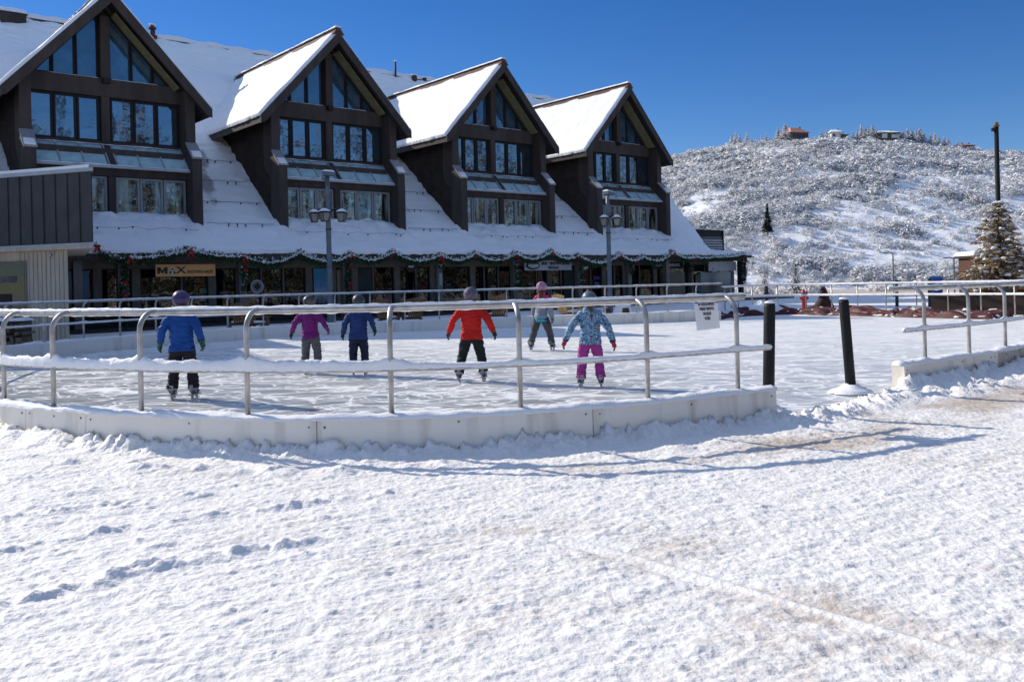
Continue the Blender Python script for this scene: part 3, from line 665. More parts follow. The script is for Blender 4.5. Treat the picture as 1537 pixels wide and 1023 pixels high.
def make_dormer():
    D = MB()
    for s0, s1 in ((-.08, .30), (6.30, 6.68)):
        D.poly([(s0,.4,3.5),(s0,.4,7.3),(s0,.85,7.9),(s0,.85,10.25),(s0,8.3,10.25)], (s1-s0,0,0), 0)
    D.poly([(.2,1.62,7.3),(6.4,1.62,7.3),(6.4,1.62,gz(6.4)-.4),(CS,1.62,PZ-.4),(.2,1.62,gz(.2)-.4)], (0,.1,0), 1)   # upper face backing
    D.box((.3,.86,3.4),(6.3,.94,6.8), 1)
    D.box((.3,.94,6.7),(6.3,1.62,7.4), 1)
    dm = D.build('dormer', [M['siding'], M['trim']], ch)
    # posts with the stepped front edge
    for s0, s1 in ((-.12, .30), (6.28, 6.70)):
        P_ = MB().poly([(s0,.03,3.4),(s0,.03,7.12),(s0,.72,7.80),(s0,.72,10.3),(s0,1.60,10.3),(s0,1.60,7.2),(s0,.92,6.6),(s0,.92,3.4)], (s1-s0,0,0)).build('post', M['trim'], dm)
        MB().hexa([(s0-.04,-.03,7.10),(s1+.04,-.03,7.10),(s1+.04,.70,7.82),(s0-.04,.70,7.82)], [(s0-.04,-.05,7.17),(s1+.04,-.05,7.17),(s1+.04,.70,7.90),(s0-.04,.70,7.90)]).build('post_cap', M['trim_grey'], dm)
        snow_slab(lambda u, v: Vector((s0+(s1-s0)*u, -.03+.30*v, 7.185+.30*v)), 'cap_snow', dm, M['snow_fine'], 6, 5, .045, edge=.08, rag=.04)
    # beams
    MB().box((.302,1.32,9.62),(6.278,1.60,10.36)).build('beam', M['trim'], dm)
    MB().box((.302,.62,6.24),(6.278,.858,6.64)).build('beam', M['trim'], dm)
    MB().box((.302,1.40,7.60),(6.278,1.61,7.75)).build('sill_beam', M['trim'], dm)
    MB().box((.302,.58,4.12),(6.278,.858,4.36)).build('sill_beam', M['trim'], dm)
    MB().box((3.02,1.20,10.362),(3.38,1.60,12.95)).build('king_post', M['trim'], dm)
    MB().box((3.04,1.34,7.742),(3.36,1.60,9.618)).build('king_post', M['trim'], dm)
    MB().box((3.06,.64,4.362),(3.34,.858,6.238)).build('king_post', M['trim'], dm)
    MB().box((3.06,1.08,10.15),(3.34,1.316,10.34)).build('bracket', M['trim_dark'], dm)
    # windows
    for a_, b_ in ((.36,3.00),(3.40,6.24)):
        w = (b_-a_)/3
        for i in range(3):
            q = frame_window(dm, [(0,0),(w-.03,0),(w-.03,1.84),(0,1.84)], M['trim_dark'], M['glass_up'], .075, .13); q.location = (a_+w*i+.015, 1.60, 7.76)
            q.rotation_euler = (R(random.uniform(-.5,.5)), 0, R(random.uniform(-.7,.7)))
    for a_, b_ in ((.34,3.04),(3.36,6.24)):
        w = (b_-a_)/3
        for i in range(3):
            q = frame_window(dm, [(0,0),(w-.03,0),(w-.03,1.84),(0,1.84)], M['trim_grey'], M['glass_low'], .085, .10); q.location = (a_+w*i+.015, .858, 4.375)
            q.rotation_euler = (R(random.uniform(-.4,.4)), 0, R(random.uniform(-.5,.5)))
    zg = lambda s: 13.30-abs(s-CS)*GP; zb = 10.375
    for e in ([.52,1.22,2.11,3.0], [3.4,4.29,5.18,5.88]):
        for i in range(3):
            a_, b_ = e[i]+.015, e[i+1]-.015; za, zb_ = zg(a_)-zb, zg(b_)-zb
            if za < .06: pts = [(0,0),(b_-a_,0),(b_-a_,zb_)]
            elif zb_ < .06: pts = [(0,0),(b_-a_,0),(0,za)]
            else: pts = [(0,0),(b_-a_,0),(b_-a_,zb_),(0,za)]
            q = frame_window(dm, pts, M['trim_dark'], M['glass_gable'], .06, .11); q.location = (a_, 1.60, zb); q.rotation_euler = (0, 0, R(random.uniform(-.5,.5)))
    for sg_ in (-1, 1):    # little snow lying on the sill of the gable windows
        snow_slab(lambda u, v: Vector((CS+sg_*(.25+1.9*u), 1.33+.17*v, 10.362)), 'sill_snow', dm, M['snow_fine'], 20, 3, .04, edge=.05, rag=.02)
    # inner rafters
    for sg_ in (-1, 1):
        pts = [(CS,1.25,13.32),(CS+sg_*2.95,1.25,13.32-2.95*GP),(CS+sg_*2.95,1.25,13.32-2.95*GP+.30),(CS,1.25,13.62)]
        MB().poly(pts, (0,.35,0)).build('rafter', M['trim'], dm)
    MB().poly([(CS+.25,.62,13.22-.25*GP),(CS+2.8,.62,13.22-2.8*GP),(CS+2.8,.62,13.22-2.8*GP+.05),(CS+.25,.62,13.27-.25*GP)], (0,.62,0)).build('soffit_board', M['yellow_soffit'], dm)
    # roof slopes
    HW = 4.0; dk = MB(); T0 = .25
    for sg_ in (-1, 1):
        e = CS+sg_*HW; ze = PZ-HW*GP; tb = (PZ-Z0)/K+.3; te = (ze-Z0)/K+.3
        bot = [(CS,T0,PZ-.26),(e,T0,ze-.26),(e,te,ze-.26),(CS,tb,PZ-.26)]; top = [(CS,T0,PZ),(e,T0,ze),(e,te,ze),(CS,tb,PZ)]
        if sg_ < 0: bot = [bot[i] for i in (1,0,3,2)]; top = [top[i] for i in (1,0,3,2)]
        dk.hexa(bot, top)
    roof_ = dk.build('dormer_roof', M['soffit'], dm)
    for sg_ in (-1, 1):
        e = CS+sg_*HW; ze = PZ-HW*GP; ln = 0
        MB().poly([(CS,T0-.09,PZ+.03),(e+sg_*.06,T0-.09,ze-.035),(e+sg_*.06,T0-.09,ze-.40),(e-sg_*.16,T0-.09,ze-.44+.16*GP-.05),(CS,T0-.09,PZ-.50)], (0,.085,0)).build('barge_board', M['trim'], dm)
        te = (ze-Z0)/K
        MB().box((e-.03 if sg_ < 0 else e-.05, T0, ze-.36), (e+.05 if sg_ < 0 else e+.03, te+.2, ze-.01)).build('eave_board', M['trim'], dm)
        def sp(u, v, sg_=sg_, e=e, ze=ze):
            te_ = (ze-Z0)/K-.1; tb_ = (PZ-Z0)/K-.1; s_ = CS+sg_*(.02+(HW+.06)*u); z_ = PZ-(.02+(HW+.06)*u)*GP
            tend = tb_+(te_-tb_)*u; return Vector((s_, T0-.05+(tend-T0)*v, z_+.006))
        snow_slab(sp, 'dormer_roof_snow', dm, M['snow'], 50, 90, .15, edge=.16, amp=.22, fs_=.8, rag=.045)
        # lumpy frozen eave edge
        pts = [Vector((e+sg_*.03, T0+.02+(te-.25-T0)*i/70, ze+.04)) for i in range(71)]
        rr_ = [.065+.05*abs(noise.noise(p*2.7))+.02*noise.noise(p*9) for p in pts]
        MB().tube([p+Vector((0,0,.03*noise.noise(p*4))) for p in pts], rr_, 8).build('eave_snow', M['snow_fine'], dm, True)
    tb = (PZ-Z0)/K
    MB().poly([(CS-.30,T0-.10,PZ-.10),(CS+.30,T0-.10,PZ-.10),(CS+.05,T0-.10,PZ+.24),(CS-.05,T0-.10,PZ+.24)], (0,tb-T0-.1,0)).build('ridge_board', M['ridge_board'], dm)
    snow_slab(lambda u, v: Vector((CS-.20+.40*u, T0-.12+(tb-T0)*v, PZ+.215)), 'ridge_snow', dm, M['snow'], 4, 90, .10, edge=.12, amp=.4, rag=.03)
    # skylight strip
    SA, SB = (1.42, 7.62), (.40, 6.62)
    def sk(s, k, up=0): return Vector((s, SA[0]+(SB[0]-SA[0])*k-up*.67, SA[1]+(SB[1]-SA[1])*k+up*.74))
    seg = [(.32,1.24),(1.24,2.12),(2.12,3.02),(3.38,4.3),(4.3,5.25),(5.25,6.26)]
    for a_, b_ in seg:
        MB().add([sk(a_+.03,0),sk(b_-.03,0),sk(b_-.03,1),sk(a_+.03,1)], [(0,1,2,3)]).build('skylight', M['skylight'], dm)
    for s_ in (.33,1.24,2.12,3.05,3.35,4.3,5.25,6.25):
        MB().bar(sk(s_,-.02,.02), sk(s_,1.03,.02), .05, .06, up=(0,-.7,.7)).build('glazing_bar', M['gutter'], dm)
    MB().hexa([sk(3.06,1.06,-.1),sk(3.34,1.06,-.1),sk(3.34,-.02,-.1),sk(3.06,-.02,-.1)],[sk(3.06,1.06,.05),sk(3.34,1.06,.05),sk(3.34,-.02,.05),sk(3.06,-.02,.05)]).build('skylight_rafter', M['trim'], dm)
    MB().box((.30,.30,6.53),(6.28,.46,6.62)).build('skylight_sill', M['gutter'], dm)
    snow_slab(lambda u, v: Vector((.32+5.94*u, .30+.17*v, 6.622)), 'skylight_snow', dm, M['snow_fine'], 80, 3, .05, edge=.05, amp=.9, rag=.02)
    snow_slab(lambda u, v: Vector((.32+5.94*u, 1.34+.12*v, 7.61)), 'skylight_snow', dm, M['snow_fine'], 60, 3, .035, edge=.05, amp=.9, rag=.02)
    # a drift where the dormer front meets the main roof
    snow_slab(lambda u, v: Vector((-.5+7.6*u, -.55+1.5*v, roofz(-.55+1.5*v)+.02)), 'front_drift', dm, M['snow'], 90, 20, .24, edge=.4, amp=.8, fs_=1.0, rag=.12)
    return dm
D0 = make_dormer(); D0['label'] = 'second gable from the left, behind the left lamp post'
for k, lb_ in ((-2, 'next gable of the row, beyond the left edge of the photo'), (-1, 'leftmost and largest gable, cut by the top of the photo'), (1, 'third gable from the left, above the red jacket skater'), (2, 'rightmost gable, nearest the hillside')):
    c = copy_tree(D0, ch); c.location = (10.35*k, 0, 0); c['label'] = lb_

# --- shop fronts
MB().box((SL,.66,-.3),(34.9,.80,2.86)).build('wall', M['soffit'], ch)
MB().box((SL,.56,-.3),(34.9,.655,.42)).build('stall_riser', M['trim'], ch)
MB().box((SL,.54,2.42),(34.9,.655,2.855)).build('shop_header', M['pier'], ch)
piers = [-12.5,-10.2,-7.85,-6.35,-3.15,-1.9,1.5,2.75,3.95,6.4,8.6,11.25,14.2,16.9,19.2,21.5,23.35,26.3,30.1,34.7]
muls = [-9,-4.45,-.84,.24,5.05,7.6,12.1,13.1,15.95,17.9,20.4,22.5,24.85,27.5,31.6,33.2]
ed = sorted([(p-.17, p+.17) for p in piers]+[(m_-.04, m_+.04) for m_ in muls])
for i, (a_, b_) in enumerate(ed):
    wide = b_-a_ > .2
    MB().box((a_,.50 if wide else .58,.422),(b_,.655,2.418)).build('pier' if wide else 'mullion', M['pier'], ch)
    if i+1 < len(ed):
        n0 = ed[i+1][0]
        if n0-b_ > .15:
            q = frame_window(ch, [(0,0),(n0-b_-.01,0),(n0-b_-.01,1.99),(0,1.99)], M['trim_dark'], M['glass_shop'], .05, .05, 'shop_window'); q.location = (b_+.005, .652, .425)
for s_ in (-8.9,-7.28,-2.33,2.72,8.1,13.15,18.1,22.35,25.95,28.15,33.9):
    MB().box((s_-.16,-.86,-.3),(s_+.16,-.56,2.858)).build('column', M['pier' if s_ < 27 else 'soffit'], ch)
MB().box((SR,-1.0,2.62),(34.3,-.86,2.98)).build('fascia_board', M['trim'], ch)
MB().box((SL,-3.6,-.30),(36,.56,.08)).build('terrace_floor', mat('wet_dark_paving', (.035,.034,.034), rough=.5, var=.5, vscale=1.2), ch)
# lower roof at the right end and the louvred screen on it
mb = MB(); mb.hexa([(SR-.5,-1.2,2.92),(34.6,-1.2,2.92),(38.2,2.6,3.15),(SR-.5,2.6,3.45)], [(SR-.5,-1.2,3.0),(34.6,-1.2,3.0),(38.2,2.6,3.23),(SR-.5,2.6,3.55)])
sr_ = mb.build('side_roof', M['trim'], ch)
snow_slab(lambda u, v: Vector((SR-.6+(5.0+3.6*v)*u, -1.25+3.9*v, 3.0+(.56-.32*u)*v)), 'side_roof_snow', sr_, M['snow'], 40, 30, .2, edge=.2, amp=.5, rag=.06)
ls = MB()
for i in range(7): ls.box((31.0,2.2+.02*i,3.62+.19*i),(36.0,2.30,3.74+.19*i), 0)
ls.box((31.0,2.28,3.3),(36.0,2.36,4.98), 1); ls.box((35.96,2.18,3.3),(36.04,2.4,4.98), 1); ls.box((31.0,2.16,4.93),(36.04,2.4,5.0), 1)
ls.build('louvre_screen', [M['gutter'], M['trim_dark']], ch)
MB().box((30.8,.8,-.3),(34.9,8,3.0)).build('wall', M['siding'], ch)

# signs and posters on the shops
def board(name, s0, s1, z0, z1, t, mt, label, cat):
    r_ = empty(name, BW((s0+s1)/2, t, (z0+z1)/2), ROT); tag(r_, label, cat)
    w, h_ = (s1-s0)/2, (z1-z0)/2; MB().box((-w,-.03,-h_),(w,.03,h_)).build('board', mt, r_); return r_
org = mat('orange_sign_paint', (1.0,.46,.14), rough=.5, var=.12, vscale=2)
sb_ = board('shop_sign', -5.98, -3.52, 2.06, 2.56, -.80, org, 'orange banner sign with black capitals over the left shop', 'sign')
MB().poly([(-1.17,-.034,-.135),(-1.07,-.034,-.135),(-1.06,-.034,.0),(-.99,-.034,-.125),(-.95,-.034,-.125),(-.87,-.034,.0),(-.87,-.034,-.135),(-.76,-.034,-.135),(-.76,-.034,.135),(-.87,-.034,.135),(-.965,-.034,-.01),(-1.05,-.034,.135),(-1.17,-.034,.135)], (0,-.006,0)).build('lettering', blk, sb_); text('X', .40, blk, sb_, (-.21,-.035,.0), (R(90),0,0), sx=1.4, offset=.007)
wht = mat('white_print', (.7,.7,.7), rough=.5)
mb = MB(); mb.poly([(-.70,-.034,-.135),(-.62,-.034,-.135),(-.585,-.034,-.04),(-.62,-.034,.0)], (0,-.006,0)); mb.poly([(-.50,-.034,-.135),(-.42,-.034,-.135),(-.50,-.034,.0),(-.535,-.034,-.04)], (0,-.006,0)); mb.tube([(-.56,-.034,.065),(-.56,-.045,.065)], .045, 14); mb.build('emblem', blk, sb_)
mb = MB(); mb.tube([(-.56,-.032,.065),(-.56,-.036,.065)], .075, 16); mb.poly([(-.60,-.031,-.135),(-.52,-.031,-.135),(-.535,-.031,.0),(-.585,-.031,.0)], (0,-.004,0)); mb.build('emblem', wht, sb_)
text('SNOWBOARDS', .17, blk, sb_, (.58,-.035,-.065), (R(90),0,0), sx=.92, offset=.004)
wb = mat('white_sign_paint', (.62,.61,.62), rough=.5, var=.1)
sb2 = board('shop_sign', 14.0, 17.6, 2.14, 2.70, -.62, wb, 'white board sign with a dark oval crest at its left end', 'sign')
mb = MB(); mb.rings([(0,0,0,.52,.24),(0,0,.01,.52,.24)], 28); o = mb.build('crest', M['wire'], sb2); o.location = (-1.2,-.032,0); o.rotation_euler = (R(90),0,0)
mb = MB(); mb.rings([(0,0,0,.40,.13),(0,0,.012,.40,.13)], 24); o = mb.build('crest', wht, sb2); o.location = (-1.16,-.036,-.01); o.rotation_euler = (R(90),0,0)
mb = MB(); mb.rings([(0,0,0,.30,.06),(0,0,.012,.30,.06)], 24); o = mb.build('crest', M['wood'], sb2); o.location = (-1.12,-.04,.12); o.rotation_euler = (R(90),0,0)
text('SKIS & SNOWBOARDS', .22, blk, sb2, (.55,-.035,.10), (R(90),0,0), offset=.012, sx=1.0); text('RENTALS', .20, blk, sb2, (.35,-.035,-.14), (R(90),0,0), offset=.012)
sb3 = board('shop_sign', 24.9, 28.0, 2.14, 2.62, -.40, M['wire'], 'black sign with white capitals over the second shop from the right', 'sign')
text('FAM OUTTRANSVAYS', .24, wht, sb3, (0,-.035,0), (R(90),0,0), offset=.006, sx=1.0)
sb4 = board('shop_sign', 30.7, 33.8, 1.96, 2.60, -.42, wb, 'blank white board with worn marks at the right end of the arcade', 'sign')
for x_, z_, w_ in ((-1.2,-.22,.18),(.5,.14,.1),(.72,.16,.1),(1.3,.24,.06)): MB().box((x_,-.036,z_),(x_+w_,-.031,z_+.045)).build('worn_mark', M['trim_dark'], sb4)
def poster_mat(nm, top, bot, det):
    m = bpy.data.materials.new(nm); m.use_nodes = True; N, L = nodes(m); b = N['Principled BSDF']; b.inputs['Roughness'].default_value = .3
    tc = N.new('ShaderNodeTexCoord'); sp = N.new('ShaderNodeSeparateXYZ'); L.new(tc.outputs['Generated'], sp.inputs[0])
    nz = N.new('ShaderNodeTexNoise'); nz.inputs['Scale'].default_value = 5; nz.inputs['Detail'].default_value = 7; L.new(tc.outputs['Generated'], nz.inputs['Vector'])
    ad = N.new('ShaderNodeMath'); ad.operation = 'MULTIPLY_ADD'; ad.inputs[1].default_value = .5; L.new(nz.outputs['Fac'], ad.inputs[0]); L.new(sp.outputs[2], ad.inputs[2])
    rp = N.new('ShaderNodeValToRGB'); cr = rp.color_ramp; cr.elements[0].color = (*bot, 1); cr.elements[0].position = .35; cr.elements[1].color = (*top, 1); cr.elements[1].position = .95
    e = cr.elements.new(.55); e.color = (*det, 1); L.new(ad.outputs[0], rp.inputs[0]); L.new(rp.outputs[0], b.inputs['Base Color']); return m
pm1 = poster_mat('blue_window_poster', (.03,.22,.42), (.02,.02,.03), (.10,.12,.15)); pm2 = poster_mat('poster_print', (.08,.35,.62), (.12,.10,.10), (.5,.55,.6))
def flat_part(name, s0, s1, z0, z1, t, mt): 
    o = MB().box((s0,t-.015,z0),(s1,t,z1)).build(name, mt, ch); return o
flat_part('poster', -9.55, -8.15, .6, 2.35, .59, pm1); flat_part('poster', 1.72, 2.5, .55, 2.38, .48, pm2); flat_part('poster', 2.95, 3.2, .7, 2.3, .48, mat('tan_poster', (.35,.26,.2)))
flat_part('door_panel', 4.15, 4.95, .45, 2.38, .585, mat('grey_green_blind', (.055,.065,.058), var=.3))
flat_part('notice', 8.02, 8.22, 1.42, 2.06, -.88, mat('pale_notice', (.33,.38,.42))); flat_part('notice', 8.02, 8.22, 2.07, 2.14, -.89, M['red_paint'])
flat_part('window_decal', 20.6, 21.2, 1.55, 1.75, .585, mat('purple_neon_decal', (.16,.03,.30))); flat_part('window_decal', 20.7, 21.1, 1.0, 1.4, .585, mat('cyan_decal', (.05,.22,.30)))
flat_part('door_panel', 18.1, 19.0, .45, 2.3, .585, mat('green_grey_blind', (.03,.042,.038)))
wp = poster_mat('mural_print', (.35,.38,.42), (.06,.06,.07), (.03,.035,.04)); flat_part('poster', 27.6, 29.8, .5, 1.95, .57, poster_mat('dark_mural_print', (.02,.03,.02), (.10,.09,.06), (.03,.04,.03))); flat_part('poster', 31.0, 34.4, .4, 1.9, .48, wp)
flat_part('poster', 30.7, 31.0, .5, 1.8, .47, mat('teal_strip', (.04,.22,.25))); flat_part('poster', 30.4, 30.68, .6, 1.7, .47, mat('orange_strip', (.4,.13,.05)))
for i in range(26):   # small pale goods and labels in the shop windows, brightened to mimic reflections
    s_ = random.choice([-5.4,-4.9,-4.0,-3.7,-2.6,-.4,.6,1.0,5.5,6.9,8.0,9.3,10.3,12.6,15.2,17.2,19.6,23.9,25.4]) + random.uniform(-.2,.2)
    w_ = random.uniform(.12,.45); z_ = random.uniform(.5,1.6); flat_part('shop_display_reflection', s_, s_+w_, z_, z_+random.uniform(.05,.22), .592-.001*i, mat('display_reflection_%d' % i, tuple(random.uniform(.08,.5)*c for c in random.choice([(1,1,1),(1,.8,.6),(.7,.9,1)])), var=.5, vscale=9))
r_ = empty('round_sign', BW(-1.36, -.1, 1.58), ROT); tag(r_, 'round pale sign hanging in the shop window left of the lamp post', 'sign')
mb = MB(); mb.tube([(0,0,0),(0,-.03,0)], .30, 24); mb.build('disc', wht, r_); mb = MB(); mb.tube([(0,-.03,0),(0,-.035,0)], .25, 24); mb.build('face', M['trim_grey'], r_)
mb = MB(); mb.poly([(-.17,-.036,0),(0,-.036,-.17),(.17,-.036,0),(0,-.036,.17)], (0,-.004,0)); mb.build('diamond', M['rustwood'], r_)
MB().bar((0,0,.3),(0,0,1.2),.015,.015).build('hanger', M['wire'], r_)
r_ = empty('round_sign', BW(6.4, -.75, 2.42), ROT); tag(r_, 'round brown hanging sign with a rusty rim under the garland', 'sign')
mb = MB(); mb.tube([(0,0,0),(0,-.04,0)], .30, 24); mb.build('disc', M['rustwood'], r_); mb = MB(); mb.tube([(0,-.04,0),(0,-.045,0)], .24, 24); mb.build('face', M['wire'], r_)
mb = MB(); mb.rings([(0,0,0,.17,.06),(0,0,.01,.17,.06)], 16); o = mb.build('face', wht, r_); o.location = (0,-.047,-.01); o.rotation_euler = (R(90),0,0)
MB().bar((0,0,.3),(0,0,.45),.02,.02).build('hanger', M['wire'], r_)

# ------------------------------------------------------------------ annex on the left
P0 = Vector((-12.42, 26.0, 0)); D1 = Vector((-3.4, 1.1, 0)).normalized(); D2 = Vector((-.47, .883, 0)).normalized()
an = empty('annex_building', P0); tag(an, 'low annex with grey standing seam fascia and beige board wall', 'building')
def AP(a_, b_, z): return D1*a_ + D2*b_ + Vector((0, 0, z))
def slab(a0, a1, b0, b1, z0, z1, mt, name, par=an, z1b=None):
    return MB().hexa([AP(a1,b0,z0),AP(a0,b0,z0),AP(a0,b1,z0),AP(a1,b1,z0)],[AP(a1,b0,z1 if z1b is None else z1b),AP(a0,b0,z1),AP(a0,b1,z1),AP(a1,b1,z1 if z1b is None else z1b)]).build(name, mt, par)
fa = slab(0, 14, 0, 6, 2.97, 5.08, M['annex_metal'], 'fascia')
for k in range(32): slab(.03+.46*k, .07+.46*k, -.05, -.001, 2.99, 5.07, M['annex_metal'], 'seam', fa)
slab(-.05, 14, -.07, .06, 5.081, 5.19, M['gutter'], 'coping'); slab(-.05, .06, -.0, 6, 5.081, 5.19, M['gutter'], 'coping'); slab(-.04, 14, -.06, .02, 2.90, 2.968, M['gutter'], 'drip_edge')
slab(.1, 14, .06, 6, 5.081, 5.30, M['snow'], 'roof_snow')
slab(.02, 14, .0, 5.8, 2.80, 2.90, M['beige'], 'soffit')
wl = slab(.95, 14, .65, 5.5, -.3, 2.80, M['beige'], 'wall')
for k in range(12): slab(.95+.17*k, .965+.17*k, .635, .649, .0, 2.79, M['pier'], 'board_joint', wl)
slab(2.60, 5.6, .60, .649, 1.02, 2.52, M['pier'], 'window_frame', wl); slab(2.68, 5.5, .585, .599, 1.08, 2.44, M['glass_shop'], 'window_pane', wl)
slab(2.45, 14, .615, .649, .0, 1.0, M['trim'], 'wainscot', wl)
slab(3.0, 4.6, .575, .584, 1.85, 2.05, mat('faded_shop_lettering', (.16,.15,.13), var=.6, vscale=5), 'window_banner', wl)
slab(3.2, 4.3, .575, .584, 1.1, 1.5, M['brownwood'], 'window_display', wl)
o = MB().box((-.06,-.06,-.05),(.06,.0,.05)).build('lamp', M['gutter'], an); o.location = AP(1.65,.60,2.66)
# firewood heap by the annex
fw = empty('firewood_pile', (-14.8, 25.6, 0)); tag(fw, 'stack of firewood with snow on top beside the annex wall', 'firewood')
mb = MB()
for i in range(60):
    x_ = random.uniform(-.6,.6); z_ = .08+.085*int(random.uniform(0, 7)); mb.tube([(x_,-.25,z_),(x_+.05,.25,z_+.02)], random.uniform(.035,.06), 6)
mb.build('logs', M['stone'], fw); snow_slab(lambda u, v: Vector((-.65+1.3*u,-.3+.6*v,.70)), 'snow', fw, M['snow_fine'], 20, 10, .10, edge=.15, amp=.8, rag=.05)

# ------------------------------------------------------------------ garlands, hangers and light strings
GZ = [(-8.35,3.16),(-7.13,2.74),(-4.76,3.07),(-2.42,2.79),(0.17,2.97),(2.77,2.89),(5.08,3.02),(7.84,2.89),(10.09,2.97),(12.83,2.97),(15.48,3.10),(17.55,2.87),(21.08,2.95),(23.17,2.79),(25.98,3.10),(28.19,2.79),(30.16,2.79),(33.69,3.00)]
def greens(path, rad, n, parent, dens=1.0, snowy=.25, name='greenery'):
    """needle sprigs scattered round a path"""
    vs = []; fs = []; mi = []
    for i in range(n):
        u = random.random()*(len(path)-1); k = int(u); p = path[k].lerp(path[min(k+1, len(path)-1)], u-k)
        a_ = random.uniform(0, 6.283); r_ = rad*random.random()**.6
        q = p + Vector((random.uniform(-.05,.05), math.cos(a_)*r_, math.sin(a_)*r_))
        d_ = Vector((random.gauss(0,1), math.cos(a_)+random.gauss(0,.5), math.sin(a_)+random.gauss(0,.5))).normalized()*random.uniform(.06,.14)
        w = d_.cross(Vector((random.random(), random.random(), random.random()))).normalized()*random.uniform(.016,.04)
        b = len(vs); vs += [q-w, q+w, q+d_+w*.3, q+d_-w*.3]; fs.append((b, b+1, b+2, b+3)); mi.append(1 if math.sin(a_) > .25 and random.random() < snowy else 0)
    o = np_mesh(name, np.array([tuple(v) for v in vs]), np.array(fs), [M['greenery'], M['bulb']], np.array(mi), parent=parent); return o
def bow(parent, p, s=.17):
    mb = MB()
    for sg_ in (-1, 1): mb.ball((p.x+sg_*s*.55, p.y-.05, p.z+s*.15), (s*.55, s*.22, s*.40), 9, 6)
    mb.ball((p.x, p.y-.09, p.z+.02), (s*.22, s*.2, s*.25), 8, 5)
    for sg_ in (-1, 1): mb.add([(p.x-sg_*.02,p.y-.10,p.z),(p.x+sg_*.06,p.y-.10,p.z),(p.x+sg_*(.10+s*.5),p.y-.08,p.z-s*2.0),(p.x+sg_*(.02+s*.3),p.y-.08,p.z-s*1.7)], [(0,1,2,3)])
    return mb.build('bow', M['bow'], parent, True)
names = ['at the left corner by the annex','over the orange banner sign, left half','over the orange banner sign, right half','left of the left lamp post','behind the left lamp post','right of the left lamp post','over the door with the grey green blind','over the round brown hanging sign','over the doorway behind the red jacket skater','left of the white board sign','over the white board sign','between the white board sign and the right lamp post','just right of the right lamp post','left of the black sign with white capitals','over the black sign with white capitals','at the left end of the blank white board','over the blank white board']
for i in range(len(GZ)-1):
    a_, b_ = GZ[i], GZ[i+1]; L0 = b_[0]-a_[0]; sag = (.12 if i in (1, 2) else .07+.115*L0) if i < 15 else .08
    if i in (14,): sag = .2
    r_ = empty('garland', BW((a_[0]+b_[0])/2, -1.14, (a_[1]+b_[1])/2+.06), ROT); tag(r_, 'green swag garland with white lights '+names[i], 'garland', 'garlands along the shop eave')
    path = []
    for k in range(21):
        t = k/20; path.append(Vector((-L0/2+L0*t, 0, (a_[1]-b_[1])*(.5-t) - sag*4*t*(1-t))))
    greens(path, .20, int(1100*L0/2.6), r_, snowy=.36)
    lt = MB()
    if i >= 1:
        for k in range(int(L0*34*(.6 if i < 7 else 1))):
            u = random.random()*20; q = path[int(u)].lerp(path[int(u)+1], u-int(u)) + Vector((0, -.20+random.uniform(-.04,.03), .05+random.uniform(-.06,.06)))
            lt.ball(q, (random.uniform(.025,.055),.03,random.uniform(.02,.042)), 6, 4)
        lt.tube([q+Vector((0,-.20,.05)) for q in path], .012, 5)
        lt.build('light_string', M['bulb'], r_, True)
    if i in (1,2,3,5,6,7,8,9,10,11,12,14,15,0): bow(r_, path[0]+Vector((.05,-.1,.03)), .17 if i in (2,7,14) else .13)
    if i in (8,12): bow(r_, path[14]+Vector((0,-.1,.05)), .11)
    if i == 16: bow(r_, path[20]+Vector((0,-.1,0)), .1)
for j, (s_, z1, z0, w_, lb_) in enumerate([(-7.28,2.75,-.1,.22,'tall garland hung down the column nearest the annex'),(-2.33,2.81,1.5,.13,'short garland with red ribbons on the column right of the orange banner sign'),(2.72,2.7,.7,.14,'garland hung down the column just right of the left lamp post'),(8.1,2.85,2.35,.13,'stub of garland above the notice on its column'),(13.15,2.9,1.3,.12,'garland with red ribbons down the column left of the white board sign'),(18.1,2.8,1.35,.12,'garland down the column between the white board sign and right lamp post'),(22.35,2.8,1.9,.1,'short garland left of the black sign'),(28.15,2.8,2.0,.13,'short garland with red ribbons right of the black sign'),(33.9,2.95,1.25,.17,'garland on the dark end column of the arcade')]):
    r_ = empty('hanging_garland', BW(s_, -1.0, z1), ROT); tag(r_, lb_, 'garland', 'garlands hanging down the arcade columns')
    path = [Vector((.05*math.sin(k*.9), 0, -(z1-z0)*k/12)) for k in range(13)]
    greens(path, w_, int(650*(z1-z0)*w_/.13), r_, snowy=.22)
    for k in range(int(1+(z1-z0)*1.1)): bow(r_, Vector((random.uniform(-.06,.09), -.14, -.15-(z1-z0)*random.random()*.8)), random.uniform(.05,.08))
# cables with clips and bulbs across the roof slope
gaps = [(-3.45,-.25),(6.9,10.1),(17.25,20.45),(-14,-11)]
wn = ['between the first and second gables','between the second and third gables','between the third and fourth gables','left of the first gable']
hn = ['lowest','second','third','highest']
for gi, (a_, b_) in enumerate(gaps[:3]):
    for ti, t in enumerate((.15, 1.55, 3.0, 4.5)):
        b2 = b_ + (-.1); r_ = empty('cable_with_bulbs', BW(a_, t, roofz(t)+.34), ROT); tag(r_, f'{hn[ti]} black bulb cable over the snowy roof {wn[gi]}', 'light cable', 'bulb cables on the roof')
        w = b2-a_; P_ = [Vector((w*k/16, 0, .010*math.sin(k*1.7+gi)+.03*noise.noise(Vector((k*.5, ti, gi))))) for k in range(17)]
        mb = MB().tube(P_, .011, 5)
        for k in random.sample(range(1, 9), 4): 
            p = P_[min(16, k*2-1)]; mb.bar(p, p+Vector((random.uniform(-.05,.05),0,-.16)), .03, .03); mb.ball(p+Vector((0,0,-.05)), (.035,.035,.06), 6, 4)
        mb.build('cable', M['wire'], r_)
